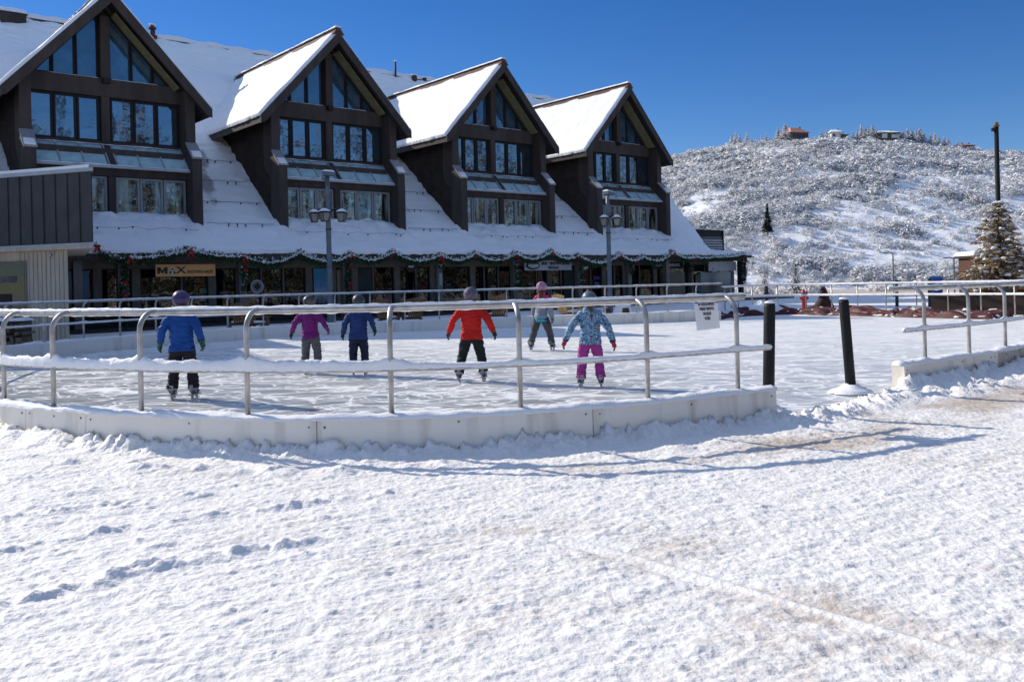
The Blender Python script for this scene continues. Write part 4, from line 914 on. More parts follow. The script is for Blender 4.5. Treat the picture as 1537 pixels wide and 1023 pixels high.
for di, dn in enumerate(['first','second','third','fourth']):
    s0 = (-10.35+10.35*di); r_ = empty('cable_with_bulbs', BW(s0, -.4, roofz(-.4)+.45), ROT); tag(r_, f'slack bulb cable on the eave snow in front of the {dn} gable', 'light cable', 'bulb cables on the roof')
    P_ = [Vector((.4+5.9*k/22, -.1, .12*noise.noise(Vector((k*.45, di*3, 1)))-.02)) for k in range(23)]
    mb = MB().tube(P_, .006, 5)
    for k in random.sample(range(1, 22), 6): mb.ball(P_[k]+Vector((0,0,-.04)), (.035,.035,.055), 6, 4)
    mb.build('cable', M['wire'], r_)

# ------------------------------------------------------------------ lamp posts
def lamp_post(loc, H, hz, lab, rz):
    r_ = empty('lamp_post', loc, rz); tag(r_, lab, 'lamp post', 'lamp posts between the rink and the shops')
    MB().tube([(0,0,-.1),(0,0,.5),(0,0,.52),(0,0,hz+.1),(0,0,H)], [.125,.12,.095,.088,.075], 14).build('pole', M['lamp_grey'], r_, True)
    MB().tube([(0,0,hz-.55),(0,0,hz-.5)], .11, 12).build('band', M['lamp_black'], r_)
    # flood light box at the top
    mb = MB(); mb.hexa([(-.18,-.16,H),(.30,-.16,H-.02),(.30,.16,H-.02),(-.18,.16,H)],[(-.16,-.14,H+.14),(.28,-.14,H+.1),(.28,.14,H+.1),(-.16,.14,H+.14)]); mb.ball((-.14,-.1,H-.12),.07,8,6); mb.bar((0,0,H-.3),(-.12,-.08,H-.1),.05,.05); mb.build('flood_light', M['lamp_grey'], r_)
    snow_slab(lambda u, v: Vector((-.17+.46*u,-.15+.3*v,H+.14-.04*u)), 'lamp_snow', r_, M['snow_fine'], 8, 6, .07, edge=.1, rag=.02)
    for sg_, an_ in ((-1, .35), (1, -.2), (-.15, 2.2)):
        x_ = sg_*.52 if abs(sg_) == 1 else -.08; y_ = -.12 if abs(sg_) == 1 else -.45
        MB().tube([(0,0,hz+.08),(x_*.5,y_*.5,hz+.20),(x_,y_,hz+.15)], .03, 8).build('arm', M['lamp_black'], r_, True)
        ln = empty('lantern', (x_*.92, y_, hz), an_, r_); ln.scale = (.85,.85,.85)
        mb = MB()
        def sq(w, z): return [(-w,-w,z),(w,-w,z),(w,w,z),(-w,w,z)]
        mb.hexa(sq(.20,.03), sq(.16,.10)); mb.hexa(sq(.16,.101), sq(.05,.16)); mb.hexa(sq(.12,-.32), sq(.12,-.29))
        for cx, cy in ((-1,-1),(1,-1),(1,1),(-1,1)): mb.bar((cx*.11,cy*.11,-.30),(cx*.175,cy*.175,.03),.025,.025)
        mb.build('lantern_frame', M['lamp_black'], ln)
        MB().hexa(sq(.10,-.29), sq(.16,.03)).build('lantern_glass', M['lamp_glass'], ln)
        snow_slab(lambda u, v: Vector((-.19+.38*u,-.19+.38*v,.10)), 'lamp_snow', ln, M['snow_fine'], 8, 8, .13, edge=.16, rag=.02)
    return r_
lamp_post((-6.50, 31.2, 0), 5.45, 4.05, 'grey lamp post with two lanterns, in front of the second gable', .1)
lamp_post((4.02, 36.0, 0), 5.0, 3.95, 'grey lamp post with heaped snow on its lanterns, in front of the rightmost gable', .9)

# ------------------------------------------------------------------ patio chairs and small things behind the rink
def chair(loc, rz, lab, col):
    r_ = empty('patio_chair', loc, rz); tag(r_, lab, 'chair', 'wooden chairs behind the rink')
    mb = MB()
    for k in range(6):   # fan back
        a0 = -.30+.10*k+.008; a1 = a0+.084; c0 = math.cos((a0+.04)*4)*.10
        mb.hexa([(a0*.8,.22,.36),(a1*.8,.22,.36),(a1*.8,.25,.36),(a0*.8,.25,.36)],[(a0*1.25,.50,.98+c0),(a1*1.25,.50,.98+c0),(a1*1.25,.53,.98+c0),(a0*1.25,.53,.98+c0)])
    mb.build('backrest', col, r_)
    mb = MB()
    for k in range(5): mb.box((-.28,-.30+.11*k,.36-.014*k),(.28,-.205+.11*k,.38-.014*k))
    mb.build('seat', col, r_)
    for sg_ in (-1, 1):
        MB().box((sg_*.36-.06,-.38,.57),(sg_*.36+.06,.32,.60)).build('armrest', col, r_)
        MB().box((sg_*.33-.02,-.34,0),(sg_*.33+.02,-.22,.57)).build('leg', col, r_)
        MB().poly([(sg_*.31-.02,-.22,.30),(sg_*.31-.02,.50,.02),(sg_*.31-.02,.56,.08),(sg_*.31-.02,-.22,.40)], (.04,0,0)).build('leg', col, r_)
    snow_slab(lambda u, v: Vector((-.27+.54*u,-.30+.5*v,.385)), 'snow', r_, M['snow_fine'], 8, 8, .07, edge=.1, rag=.02)
    return r_
tan = mat('tan_chair_wood', (.42,.28,.14), rough=.7, var=.3, vscale=8)  # lighter tan wood, used for one chair
for x_, y_, z_, rz, lb_, c_ in [(-8.25,27.9,.02,2.6,'brown wooden patio chair behind the rail between the blue jacket and purple jacket skaters',M['wood']),(-8.9,28.5,.02,3.6,'brown wooden patio chair half hidden behind its neighbour right of the blue jacket skater',M['wood']),(-4.25,29.6,.02,2.9,'brown wooden patio chair beside the navy jacket skater',M['wood']),(-3.4,29.9,.02,3.5,'brown wooden patio chair between the navy and red jacket skaters',M['wood']),(-.55,30.5,.02,3.4,'light wooden patio chair right behind the red jacket skater',M['wood']),(2.0,31.4,.0,2.2,'tan wooden chair left of the skater in the patterned blue jacket',tan)]:
    q = chair((x_,y_,z_), rz, lb_, c_); q.scale = (.95,.95,.95)
def snow_bump(name, loc, r, lab, seed=0):
    mb = MB(); mb.sheet(lambda u, v: (math.cos(u*6.2832)*v*r[0]*(1+.25*n1((math.cos(u*6.28),math.sin(u*6.28),seed))), math.sin(u*6.2832)*v*r[1], r[2]*(1-v**2)*(1+.3*n1((u*4,v*4,seed)))-.02), 24, 8)
    o = mb.build(name, M['snow'], None, True); o.location = loc; tag(o, lab, 'snow heap'); return o
snow_bump('snow_heap', (-4.3, 31.5, 0), (1.0,.6,.35), 'snow heap behind the rail between the purple and navy jacket skaters', 2)
snow_bump('snow_heap', (4.1, 32.4, 0), (.5,.35,.8), 'narrow snow heap in front of the rightmost shops', 5)

for i, (x_, y_) in enumerate([(3.2,29.8),(3.85,29.95)]):
    mb = MB(); mb.hexa([(-.13,-.1,0),(.13,-.1,0),(.13,.1,0),(-.13,.1,0)],[(-.10,-.07,.20),(.10,-.07,.20),(.10,.07,.20),(-.10,.07,.20)]); o = mb.build('kerb_block', M['soffit']); o.location = (x_, y_-.15, .12+.2)
    tag(o, ['dark block on the far kerb, the left one of two', 'dark block on the far kerb, the right one nearer the tarps'][i], 'block')

# tarps heaped along the far edge
pT = catmull([(5.5,30.55),(6.6,30.9),(8.6,33.0),(10.9,33.2),(12.6,30.9),(13.5,29.2),(14.7,27.3),(15.7,25.6),(16.2,23)], .1); lT = arc(pT)
def tarp(a_, b_, wid, hh, lab, seed):
    seg = [at_s(pT, lT, a_+(b_-a_)*k/int((b_-a_)/.05)) for k in range(int((b_-a_)/.05)+1)]
    o0 = seg[0][0]; nv = 34; vs = []; N_ = len(seg)
    for i, (p, nn) in enumerate(seg):
        e = min(1, min(i, N_-1-i)*.05/.22)
        for k in range(nv+1):
            v = k/nv; q = Vector((i*.05*.42+seed*9, v*5.2, seed))
            fold = abs(noise.fractal(q, 1, 2, 3)); fold2 = abs(noise.noise(Vector((i*.05*1.3, v*12, seed+4)))); 
            hgt = hh*math.sin(math.pi*v)**.4*(.30+1.15*fold+.55*fold2)*e**.5
            vs.append(p-o0+nn*((v-.45)*-wid*(1+.25*noise.noise(q*1.3))+.05*noise.noise(q*5))+Vector((0,0,hgt-.02 if 0 < k < nv else -.04)))
    m_ = nv+1; fs = [(i*m_+k, i*m_+k+1, (i+1)*m_+k+1, (i+1)*m_+k) for i in range(N_-1) for k in range(nv)]
    r_ = empty('folded_tarp', o0); tag(r_, lab, 'tarp', 'maroon tarps heaped along the far side of the rink')
    o = MB().add(vs, fs).build('cloth', M['tarp'], r_, True)
    # snow caught in the folds
    me = o.data; me.materials.append(M['snow_fine'])
    for f in me.polygons:
        c_ = f.center; 
        if abs(f.normal.z) > .75 and noise.fractal(c_*2.1+Vector((seed,0,0)), 1, 2, 3) > .10:
            f.material_index = 1
tarp(.05, 5.0, 1.3, .31, 'maroon tarp heap starting behind the hanging notice sheet', 1)
tarp(4.9, 8.0, 1.3, .32, 'maroon tarp heap between the two black bollards', 2)
tarp(7.9, 10.8, 1.3, .32, 'maroon tarp heap directly right of the second bollard', 3)
tarp(10.7, 14.2, 1.3, .32, 'maroon tarp heap at the right edge in front of the dark planter', 4)
for k, (x_, y_, rx, lb_) in enumerate([(9.6,33.4,1.0,'snowy blue grey tarp fold lying on the far edge left of the first bollard'),(7.6,32.2,.8,'small snowy mound at the left end of the tarps')]): snow_bump('snow_heap', (x_, y_, .1), (rx,.5,.42), lb_, 11+k)
# dark planter boards behind the tarps
pl = empty('planter_box', (15.2, 30.3, 0)); tag(pl, 'long dark brown planter behind the tarps at the right edge', 'planter')
pl.rotation_euler = (0,0,R(-42))
for k in range(4): MB().box((-.6+1.5*k,-.2,-.1),(.88+1.5*k,.3,.66)).build('board', M['brownwood'], pl)
snow_slab(lambda u, v: Vector((-.6+6*u,-.22+.54*v,.66)), 'snow', pl, M['snow_fine'], 60, 5, .05, edge=.08, rag=.03)
# dark red stump-like figure, hydrant, bin, cabin
st = empty('wrapped_hydrant', (12.1, 34.0, 0)); st.scale = (.75,.75,.85); tag(st, 'dark brown covered post with a wide base behind the tarps', 'covered post')
MB().rings([(0,0,-.1,.55,.4),(0,0,.35,.52,.38),(.02,0,.62,.30,.26),(.03,0,.85,.22,.2),(0,0,1.05,.17,.17),(0,0,1.22,.08,.08)], 18).build('cover', mat('dark_red_cover', (.05,.018,.016), rough=.8, var=.4), st, True)
hy = empty('fire_hydrant', (12.35, 37.0, 0)); tag(hy, 'red fire hydrant standing behind the rear railing', 'hydrant')
MB().rings([(0,0,0,.17,.17),(0,0,.06,.17,.17),(0,0,.08,.12,.12),(0,0,.72,.12,.12),(0,0,.74,.16,.16),(0,0,.80,.16,.16),(0,0,.92,.10,.10),(0,0,.98,.03,.03)], 16).build('body', M['red_paint'], hy)
for sg_ in (-1,1): MB().tube([(0,0,.55),(sg_*.2,0,.55)], .06, 10).build('outlet', M['red_paint'], hy)
MB().tube([(0,0,.55),(0,-.2,.55)], .075, 10).build('outlet', M['red_paint'], hy)
MB().ball((0,0,.98), (.1,.1,.05), 10, 5).build('snow', M['snow_fine'], hy, True); hy.scale = (.9,.9,.95)
bn = empty('recycling_bin', (23.3, 48, -.1)); tag(bn, 'blue plastic bin standing left of the snowy fir', 'bin')
bn.scale = (.48,.6,.9)
MB().hexa([(-.45,-.35,0),(.45,-.35,0),(.45,.35,0),(-.45,.35,0)],[(-.52,-.42,1.35),(.52,-.42,1.35),(.52,.42,1.35),(-.52,.42,1.35)]).build('body', M['blue_plastic'], bn)
MB().hexa([(-.56,-.46,1.352),(.56,-.46,1.352),(.56,.46,1.352),(-.56,.46,1.352)],[(-.5,-.3,1.47),(.5,-.3,1.47),(.5,.4,1.52),(-.5,.4,1.52)]).build('lid', M['blue_plastic'], bn)
for k in range(2): MB().box((-.4+.55*k,-.44,.25),(-.15+.55*k,-.40,1.1)).build('rib', M['blue_plastic'], bn)
cb = empty('ticket_cabin', (28.6, 52, -.3)); tag(cb, 'small red brown timber cabin behind the snowy fir', 'cabin')
MB().box((-1.55,-.9,0),(-.55,.9,2.6)).build('wall', M['rustwood'], cb); MB().box((1.35,-.9,0),(1.75,.9,2.6)).build('wall', M['rustwood'], cb); MB().box((-.55,.7,0),(1.35,.9,2.6)).build('wall', M['rustwood'], cb)
MB().box((-.55,-.85,0),(1.35,-.75,.9)).build('counter', M['rustwood'], cb); MB().box((-1.75,-1.2,2.6),(2.0,1.1,2.72)).build('roof', M['brownwood'], cb)
snow_slab(lambda u, v: Vector((-1.8+3.8*u,-1.25+2.4*v,2.72)), 'roof_snow', cb, M['snow'], 30, 16, .25, edge=.2, rag=.04)
MB().box((-.5,-.7,.3),(1.3,.68,.32)).build('floor', M['brownwood'], cb)
# posts in the distance
def thin_lamp(loc, h, lab):
    r_ = empty('street_lamp', loc); tag(r_, lab, 'street lamp', 'small street lamps in front of the hill')
    MB().tube([(0,0,-.5),(0,0,h)], [.05,.04], 8).build('pole', M['lamp_grey'], r_); MB().tube([(0,0,h),(-.25,0,h+.08),(-.5,0,h+.05)], .04, 6).build('arm', M['lamp_grey'], r_); MB().box((-.62,-.05,h+.01),(-.45,.05,h+.07)).build('lamp_head', M['lamp_grey'], r_)
thin_lamp((24.0, 55, 0), 2.75, 'thin street lamp left of the blue bin'); thin_lamp((25.3, 50, 0), 2.25, 'short street lamp between the blue bin and the cabin')
fp_ = empty('tall_pole', (27.35, 49.0, 0)); tag(fp_, 'tall black pole rising behind the snowy fir', 'pole')
MB().tube([(0,0,-.2),(0,0,4.2),(0,0,4.22),(0,0,9.55)], [.17,.16,.13,.115], 14).build('shaft', M['black_post'], fp_, True)
MB().tube([(0,0,9.55),(0,0,9.65),(0,0,9.66),(0,0,9.8)], [.15,.17,.12,.10], 12).build('finial', M['wood'], fp_); MB().box((-.28,-.06,9.3),(-.12,.06,9.5)).build('pulley', M['lamp_black'], fp_)
for i, (x_, y_, h_) in enumerate([(11.2,38.5,1.15),(16.8,38.2,1.2),(17.9,37.5,1.25)]):
    o = MB().tube([(0,0,-.1),(0,0,h_)], .07, 10).build('short_post', M['lamp_black'], None, True); o.location = (x_, y_, 0); tag(o, ['dark short post left of the fire hydrant', 'dark short post right of the fire hydrant', 'dark short post above the second bollard'][i], 'post')

# ------------------------------------------------------------------ hillside
UU = [-1.2,-.6,-.2,.05,.182,.218,.256,.295,.333,.371,.409,.447,.485,.515,.546,.589,.8,1.2,2.0]
ZZ = [5,15,30,48,57.3,61.3,63.6,64.8,64.9,65,64.3,63.6,61.75,59.9,58.4,55.9,45,33,15]
HD = 270.
def hz(X, Y):
    u = X/np.maximum(Y, 1); p = (Y-155)/(400-155); S_ = np.interp(u, UU, ZZ)
    f = np.where(p < 0, 0, np.where(p < 1, 1.17*p-.17*p*p, 1-.55*(p-1)-.2*(p-1)**2))
    rel = np.clip(p*(1.0-p)*4, 0, 1)
    return S_*f + rel*(2.2*fbm(X*.018, Y*.018, 3, 81) + .8*fbm(X*.06, Y*.06, 3, 85)) - 1.3 + .35*fbm(X*.15, Y*.15, 2, 88)*np.clip(p*8, 0, 1)
uu = np.linspace(-.9, 1.5, 420); dd_ = np.concatenate([np.linspace(140, 412, 190), np.linspace(420, 640, 14)])
UX, DY = np.meshgrid(uu, dd_); HX = UX*DY; HZ_ = hz(HX, DY)
V = np.stack([HX.ravel(), DY.ravel(), HZ_.ravel()], 1); I = np.arange(UX.size).reshape(UX.shape); F = np.stack([I[:-1,:-1], I[:-1,1:], I[1:,1:], I[1:,:-1]], -1).reshape(-1, 4)
hillmat = snowmat('hill_snow', bump=.8, bscale=.5, bdist=.5)
o = np_mesh('hillside', V, F, hillmat, smooth=True); tag(o, kind='structure')
def hz1(x_, y_): return float(hz(np.array([float(x_)]), np.array([float(y_)]))[0])
def scrub(n):
    X = []; Yd = []; Rr = []
    d_ = np.sqrt(rng.uniform(158**2, 402**2, n*5)); u_ = rng.uniform(.05, .68, n*5)
    px = 768.5+1312*u_; z = hz(u_*d_, d_); py = 425-.024*(px-768.5)-(z-1.45)/d_*1312
    clear = np.zeros(len(px))
    for cx, cy, rx, ry, k in [(1400,262,55,17,.9),(1355,290,45,16,1),(1300,325,45,22,1.1),(1340,372,85,22,1.1),(1290,352,70,9,1.1),(1215,358,55,8,1),(1500,272,40,14,.9),(1530,335,35,30,.8),(1430,372,80,30,.75),(1290,400,40,18,1),(1260,262,50,7,.5),(1150,232,35,6,.8),(1200,243,60,6,.5),(1440,330,45,20,.6),(1160,285,25,8,.7),(1390,240,40,6,.5),(1060,300,30,8,.6)]:
        clear = np.maximum(clear, k*np.exp(-(((px-cx)/rx)**2+((py-cy)/ry)**2)))
    dens = .62+.85*fbm(u_*d_*.035, d_*.035, 4, 91)-1.05*clear-.7*(d_ > 372)
    ok = rng.random(len(px)) < np.clip(dens, .10, 1)
    u_, d_ = u_[ok][:n], d_[ok][:n]
    # lower bushes on the flat beyond the rink
    m_ = 420; u2 = np.where(rng.random(m_) < .8, rng.uniform(.14, .35, m_), rng.uniform(.41, .5, m_)); d2 = rng.uniform(95, 157, m_)
    u_ = np.concatenate([u_, u2]); d_ = np.concatenate([d_, d2]); X = u_*d_; zz = np.where(d_ < 157, np.maximum(hz(X, d_), -1.25)+.0, hz(X, d_))
    zz = np.where(d_ < 150, -.012*(np.minimum(d_, 160)-60)-.05, zz)
    r = rng.uniform(.45, 1.35, len(X))*(.8+.4*(fbm(X*.05, d_*.05, 2, 95) > 0)); r = np.where(d_ < 157, r*.8, r)
    allv = []; mi = []
    for lo, hi, q, qs in ((0, 200, 110, .13), (200, 290, 60, .18), (290, 999, 26, .30)):
        s_ = (d_ >= lo) & (d_ < hi); k = s_.sum()
        if not k: continue
        th = rng.uniform(0, 6.283, (k, q)); cz = rng.uniform(-.05, 1, (k, q)); rr = np.sqrt(np.clip(1-cz**2, 0, 1)); sh = rng.uniform(.6, 1.12, (k, q))
        lump = 1+.25*np.sin(th*3+rng.uniform(0,6,(k,1)))*rr
        C = np.stack([X[s_][:,None]+np.cos(th)*rr*sh*lump*r[s_][:,None]*1.15, d_[s_][:,None]+np.sin(th)*rr*sh*lump*r[s_][:,None], zz[s_][:,None]+cz*sh*r[s_][:,None]*1.25], -1).reshape(-1, 3)
        nn_ = np.stack([np.cos(th)*rr, np.sin(th)*rr, cz+.9], -1).reshape(-1, 3)*np.array([.6,.5,1])+rng.normal(size=C.shape)*.55; A_ = np.cross(nn_, rng.normal(size=C.shape)); A_ /= np.linalg.norm(A_, axis=1, keepdims=True); B_ = np.cross(A_, nn_); B_ /= np.linalg.norm(B_, axis=1, keepdims=True)
        w = rng.uniform(.6, 1.4, (len(C), 1))*qs*np.repeat(r[s_], q)[:,None]
        A_ *= w*1.2; B_ *= w*.75; allv.append(np.stack([C-A_-B_, C+A_-B_*.6, C+A_*.8+B_, C-A_*.7+B_], 1).reshape(-1, 3))
        f_ = rng.random(len(C)); cf = cz.ravel(); mi.append(np.where(f_ < .30+.25*cf, 1, np.where(f_ > .97-.18*(1-cf), 2, 0)))
    V = np.concatenate(allv); mi = np.concatenate(mi); F = np.arange(len(V)).reshape(-1, 4)
    o = np_mesh('frosted_scrub', V, F, [M['frost'], M['snow'], M['twig']], mi); tag(o, 'dense frosted scrub covering the hillside', 'scrub', kind='stuff')
scrub(21000)

def conifer_mesh(h, r, n, qs, mats, split, name='crown', trunk=True, seed=0, taper=1.0, layers=9):
    g_ = np.random.default_rng(seed); t = g_.random(n)**.75; t = 1-t; t = np.clip(1-t, .0, 1)   # t: 0 bottom .. 1 top
    t = np.sort(g_.random(n)**1.35); th = g_.uniform(0, 6.283, n)
    lay = .72+.28*(1-np.mod(t*layers, 1)); br = .75+.35*np.sin(th*5+np.floor(t*layers)*2.1)
    rad = r*(1-t)**taper*lay*br*g_.uniform(.35, 1, n)**.6; z = h*(.08+.92*t)-rad*.18
    C = np.stack([np.cos(th)*rad, np.sin(th)*rad, z], 1)
    D_ = np.stack([np.cos(th), np.sin(th), -.25+g_.normal(0,.25,n)], 1); T_ = np.stack([-np.sin(th), np.cos(th), g_.normal(0,.3,n)], 1)
    w = (g_.uniform(.6,1.3,n)*qs*(1-.5*t))[:,None]; D_ *= w*1.5; T_ *= w*.6
    V = np.stack([C-D_*.4-T_*.6, C+D_-T_*.25, C+D_*.9+T_*.3, C-D_*.4+T_*.7+np.array([0,0,1])*w*.25], 1).reshape(-1,3); F = np.arange(len(V)).reshape(-1,4)
    mi = np.zeros(n, int); u_ = g_.random(n); acc = 0
    for k, s_ in enumerate(split): mi[(u_ >= acc) & (u_ < acc+s_)] = k; acc += s_
    return V, F, mi
def conifer(loc, h, r, n, qs, mats, split, lab, cat, group, seed, name='conifer', proto=None):
    r_ = empty(name, loc, random.uniform(0, 6)); tag(r_, lab, cat, group)
    if proto:
        for ch_ in kids(proto): c_ = ch_.copy(); COL.objects.link(c_); c_.parent = r_
        k = h/proto['h0']; r_.scale = (k*random.uniform(.8,1.5), k*random.uniform(.8,1.5), k*random.uniform(.85,1.05)); return r_
    V, F, mi = conifer_mesh(h, r, n, qs, mats, split, seed=seed); np_mesh('crown', V, F, mats, mi, parent=r_)
    MB().tube([(0,0,-.4),(0,0,h*.5),(0,0,h*.97)], [h*.022,h*.014,h*.004], 7).build('trunk', M['bark'], r_); r_['h0'] = h; return r_
FM = [M['frost'], M['snow'], M['needle_dark']]
ridge = [(1098,4.0),(1104,5.0),(1110,4.2),(1121,4.6),(1143,3.0),(1150,3.4),(1168,4.6),(1173,5.2),(1179,7.2),(1183,4.6),(1233,3.6),(1241,4.2),(1247,3.3),(1280,3.5),(1287,3.9),(1293,6.4),(1299,5.6),(1304,6.2),(1310,6.6),(1316,4.4),(1356,4.4),(1363,6.4),(1369,5.4),(1375,5.9),(1381,6.1),(1387,5.2),(1397,5.2),(1403,5.8),(1409,4.3),(1417,4.6),(1423,3.9),(1438,2.8),(1444,2.6)]
rn = {0:'leftmost tree of the ridge',1:'second tree from the left on the ridge',2:'third tree from the left on the ridge',3:'lone tree right of the leftmost ridge group',8:'tallest tree on the ridge, close left of the red roofed house',9:'ridge tree touching the left wall of the red roofed house',20:'ridge tree just right of the house with large windows',31:'second last tree toward the right end of the ridge',32:'last tree at the right end of the ridge'}
protos = []
for i, (px, h_) in enumerate(ridge):
    u_ = (px-768.5+.024*215)/1312; d_ = 397-(i % 3)*2; lab = rn.get(i) or f'frosted ridge tree, number {i+1} counted from the left along the skyline'
    h_ *= 1.15; loc = (u_*d_, d_, hz1(u_*d_, d_)+.1)
    if len(protos) < 4: protos.append(conifer(loc, h_, h_*.36, 340, .42, FM, (.60,.30,.10), lab, 'tree', 'frosted conifers along the ridge', 100+i, 'ridge_conifer'))
    else: conifer(loc, h_, 1, 0, 0, FM, (), lab, 'tree', 'frosted conifers along the ridge', 0, 'ridge_conifer', protos[i % 4])
def on_hill(px, py):
    u_ = (px-768.5)/1312
    for d_ in np.arange(158, 400, .5):
        z = hz1(u_*d_, d_)
        if 425-.024*(px-768.5)-(z-1.45)/d_*1312 < py: return (u_*d_, float(d_), z)
    return (u_*400, 400., 60)
p = on_hill(1148, 353); h_ = 44*p[1]/1312; conifer((p[0],p[1]-3,p[2]+.2), h_, h_*.2, 1500, h_*.05, [M['needle_dark'], M['frost']], (.93,.07), 'lone dark spruce standing on the scrubby hillside', 'tree', None, 7, 'spruce_tree')
conifer((30.5, 94, -.8), 3.6, 1.15, 1100, .16, [M['needle_dark'], M['snow'], M['frost']], (.45,.3,.25), 'small snowy fir at the foot of the hill above the fire hydrant', 'tree', None, 8, 'fir_tree')
conifer((25.4, 88, -.6), 2.6, 1.4, 900, .15, [M['frost'], M['snow'], M['needle_dark']], (.5,.3,.2), 'frosted bushy fir just right of the arcade end', 'tree', None, 9, 'fir_tree')
# houses on the ridge
def house(px, w, dp, h, rh, wallm, roofm, lab, snowroof, wins):
    u_ = (px-768.5+5)/1312; d_ = 394.; r_ = empty('ridge_house', (u_*d_, d_, hz1(u_*d_, d_)+1.0), R(random.uniform(-14, 14))); tag(r_, lab, 'house')
    MB().box((-w/2,0,-2.5),(w/2,dp,h)).build('wall', wallm, r_)
    mb = MB(); o_ = .7; mb.hexa([(-w/2-o_,-o_,h),(w/2+o_,-o_,h),(w/2+o_,dp+o_,h),(-w/2-o_,dp+o_,h)],[(-w*.32,dp*.42,h+rh),(w*.12,dp*.42,h+rh),(w*.12,dp*.58,h+rh),(-w*.32,dp*.58,h+rh)]); rr_ = mb.build('roof', roofm, r_)
    if snowroof: mb = MB(); mb.hexa([(-w/2-o_,-o_-.02,h+.05),(w/2+o_,-o_-.02,h+.05),(w/2+o_,dp+o_,h+.05),(-w/2-o_,dp+o_,h+.05)],[(-w*.32,dp*.42,h+rh+.3),(w*.12,dp*.42,h+rh+.3),(w*.12,dp*.58,h+rh+.3),(-w*.32,dp*.58,h+rh+.3)]); mb.build('roof_snow', M['snow'], rr_)
    MB().box((w*.2,dp*.4,h),(w*.2+.7,dp*.4+.7,h+rh+.5)).build('chimney', M['stone'], r_)
    for a_, b_, z0, z1, m_ in wins: MB().box((a_,-.06,z0),(b_,-.01,z1)).build('window', m_, r_)
terra = mat('terracotta_roof', (.60,.17,.08), rough=.8, var=.4, vscale=1.5, col2=(.62,.36,.28)); hw = mat('dark_log_wall', (.13,.085,.06), rough=.9, var=.4); lw = mat('pale_wall', (.62,.62,.62), rough=.8)
house(1201, 8.6, 8, 2.6, 2.7, hw, terra, 'ridge house with a dusty red hipped roof', False, [(-3.4,-2.2,.8,1.9,M['glass_shop']),(-1,.4,.7,1.9,M['glass_shop']),(1.4,3,.7,1.9,M['glass_shop'])])
house(1256, 4.6, 6, 2.6, 1.3, lw, hw, 'small white walled ridge house with snow on its roof', True, [(-1.6,-.6,.8,1.8,M['trim'])])
house(1268, 3.4, 5, 1.6, .6, hw, hw, 'low dark shed beside the small white ridge house', True, [(-.6,.4,.5,1.2,M['glass_shop'])])
house(1335, 9.6, 8, 3.0, 1.2, hw, hw, 'wide dark ridge house with two large pale panels', True, [(-3.4,-.9,.6,2.6,lw),(1.0,3.6,.6,2.2,lw)])
house(1352, 3.0, 4, 2.2, .7, lw, hw, 'tiny snow roofed outbuilding right of the wide ridge house', True, [(-.6,.6,.6,1.4,M['trim'])])
house(1452, 6.5, 4, .8, .8, hw, terra, 'low reddish roof peeking over the right end of the ridge', False, [(-2,-1,.1,.5,M['glass_shop'])])

# the big snowy fir on the right
def big_fir():
    r_ = empty('snowy_fir_tree', (26.95, 48.3, 0)); tag(r_, 'olive brown fir heavy with snow in front of the cabin', 'tree')
    MB().tube([(0,0,-.3),(.02,0,2.2),(0,0,5.2)], [.15,.09,.02], 9).build('trunk', M['bark'], r_)
    g_ = random.Random(5); vs = []; fs = []; mi = []; sn_ = MB(); br = MB()
    for L_ in range(30):
        t = L_/29; z = .75+4.5*t+g_.uniform(-.12,.12); rad = 2.05*(1-t)**.8+.12
        for b_ in range(int(11-4*t)):
            a_ = g_.uniform(0, 6.283); ln = rad*g_.uniform(.5, 1.2); droop = g_.uniform(-.05,.42)
            def bp(k): return Vector((math.cos(a_)*ln*k, math.sin(a_)*ln*k, z+.10*k-droop*ln*k*k))
            br.tube([bp(0), bp(.5), bp(1)], [.02,.012,.004], 5)
            for q in range(int(52*ln)+10):
                k = g_.random()**.7; p = bp(k)+Vector((g_.gauss(0,.05), g_.gauss(0,.05), g_.gauss(-.03,.04)))
                sd = Vector((-math.sin(a_), math.cos(a_), 0))*g_.choice((-1,1)); d_ = (sd*g_.uniform(.4,1)+Vector((math.cos(a_),math.sin(a_),-.2-.5*g_.random()))*.8).normalized()*g_.uniform(.10,.24)*(1.1-.4*k)
                w = d_.cross(Vector((g_.random(),g_.random(),1))).normalized()*g_.uniform(.022,.055)
                n_ = len(vs); vs += [p-w, p+w, p+d_+w*.4, p+d_-w*.4]; fs.append((n_,n_+1,n_+2,n_+3)); mi.append(1 if g_.random() < .27 else (2 if g_.random() < .12 else 0))
            if g_.random() < .66:
                for q in range(g_.randint(1,3)):
                    k = g_.uniform(.35,1.0); p = bp(k); s_ = g_.uniform(.04,.15)*(1.2-.4*t); sn_.ball((p.x,p.y,p.z+.03), (s_*1.3, s_*1.1, s_*.5), 7, 5)
    np_mesh('foliage', np.array([tuple(v) for v in vs]), np.array(fs), [M['needle'], M['snow'], M['needle_dark']], np.array(mi), parent=r_)
    br.build('branches', M['bark'], r_); s_ = sn_.build('snow', M['snow'], r_, True); s_['kind'] = 'stuff'
    me = s_.data
    for v in me.vertices: v.co += Vector((noise.noise(v.co*7), noise.noise(v.co*7+Vector((9,0,0))), noise.noise(v.co*9)*.6))*.07
    MB().rings([(0.05,-.6,-.1,.16,.16),(.05,-.6,.9,.14,.14),(.05,-.6,1.05,.05,.05)], 12).build('trunk_wrap', M['lamp_grey'], r_)
big_fir()
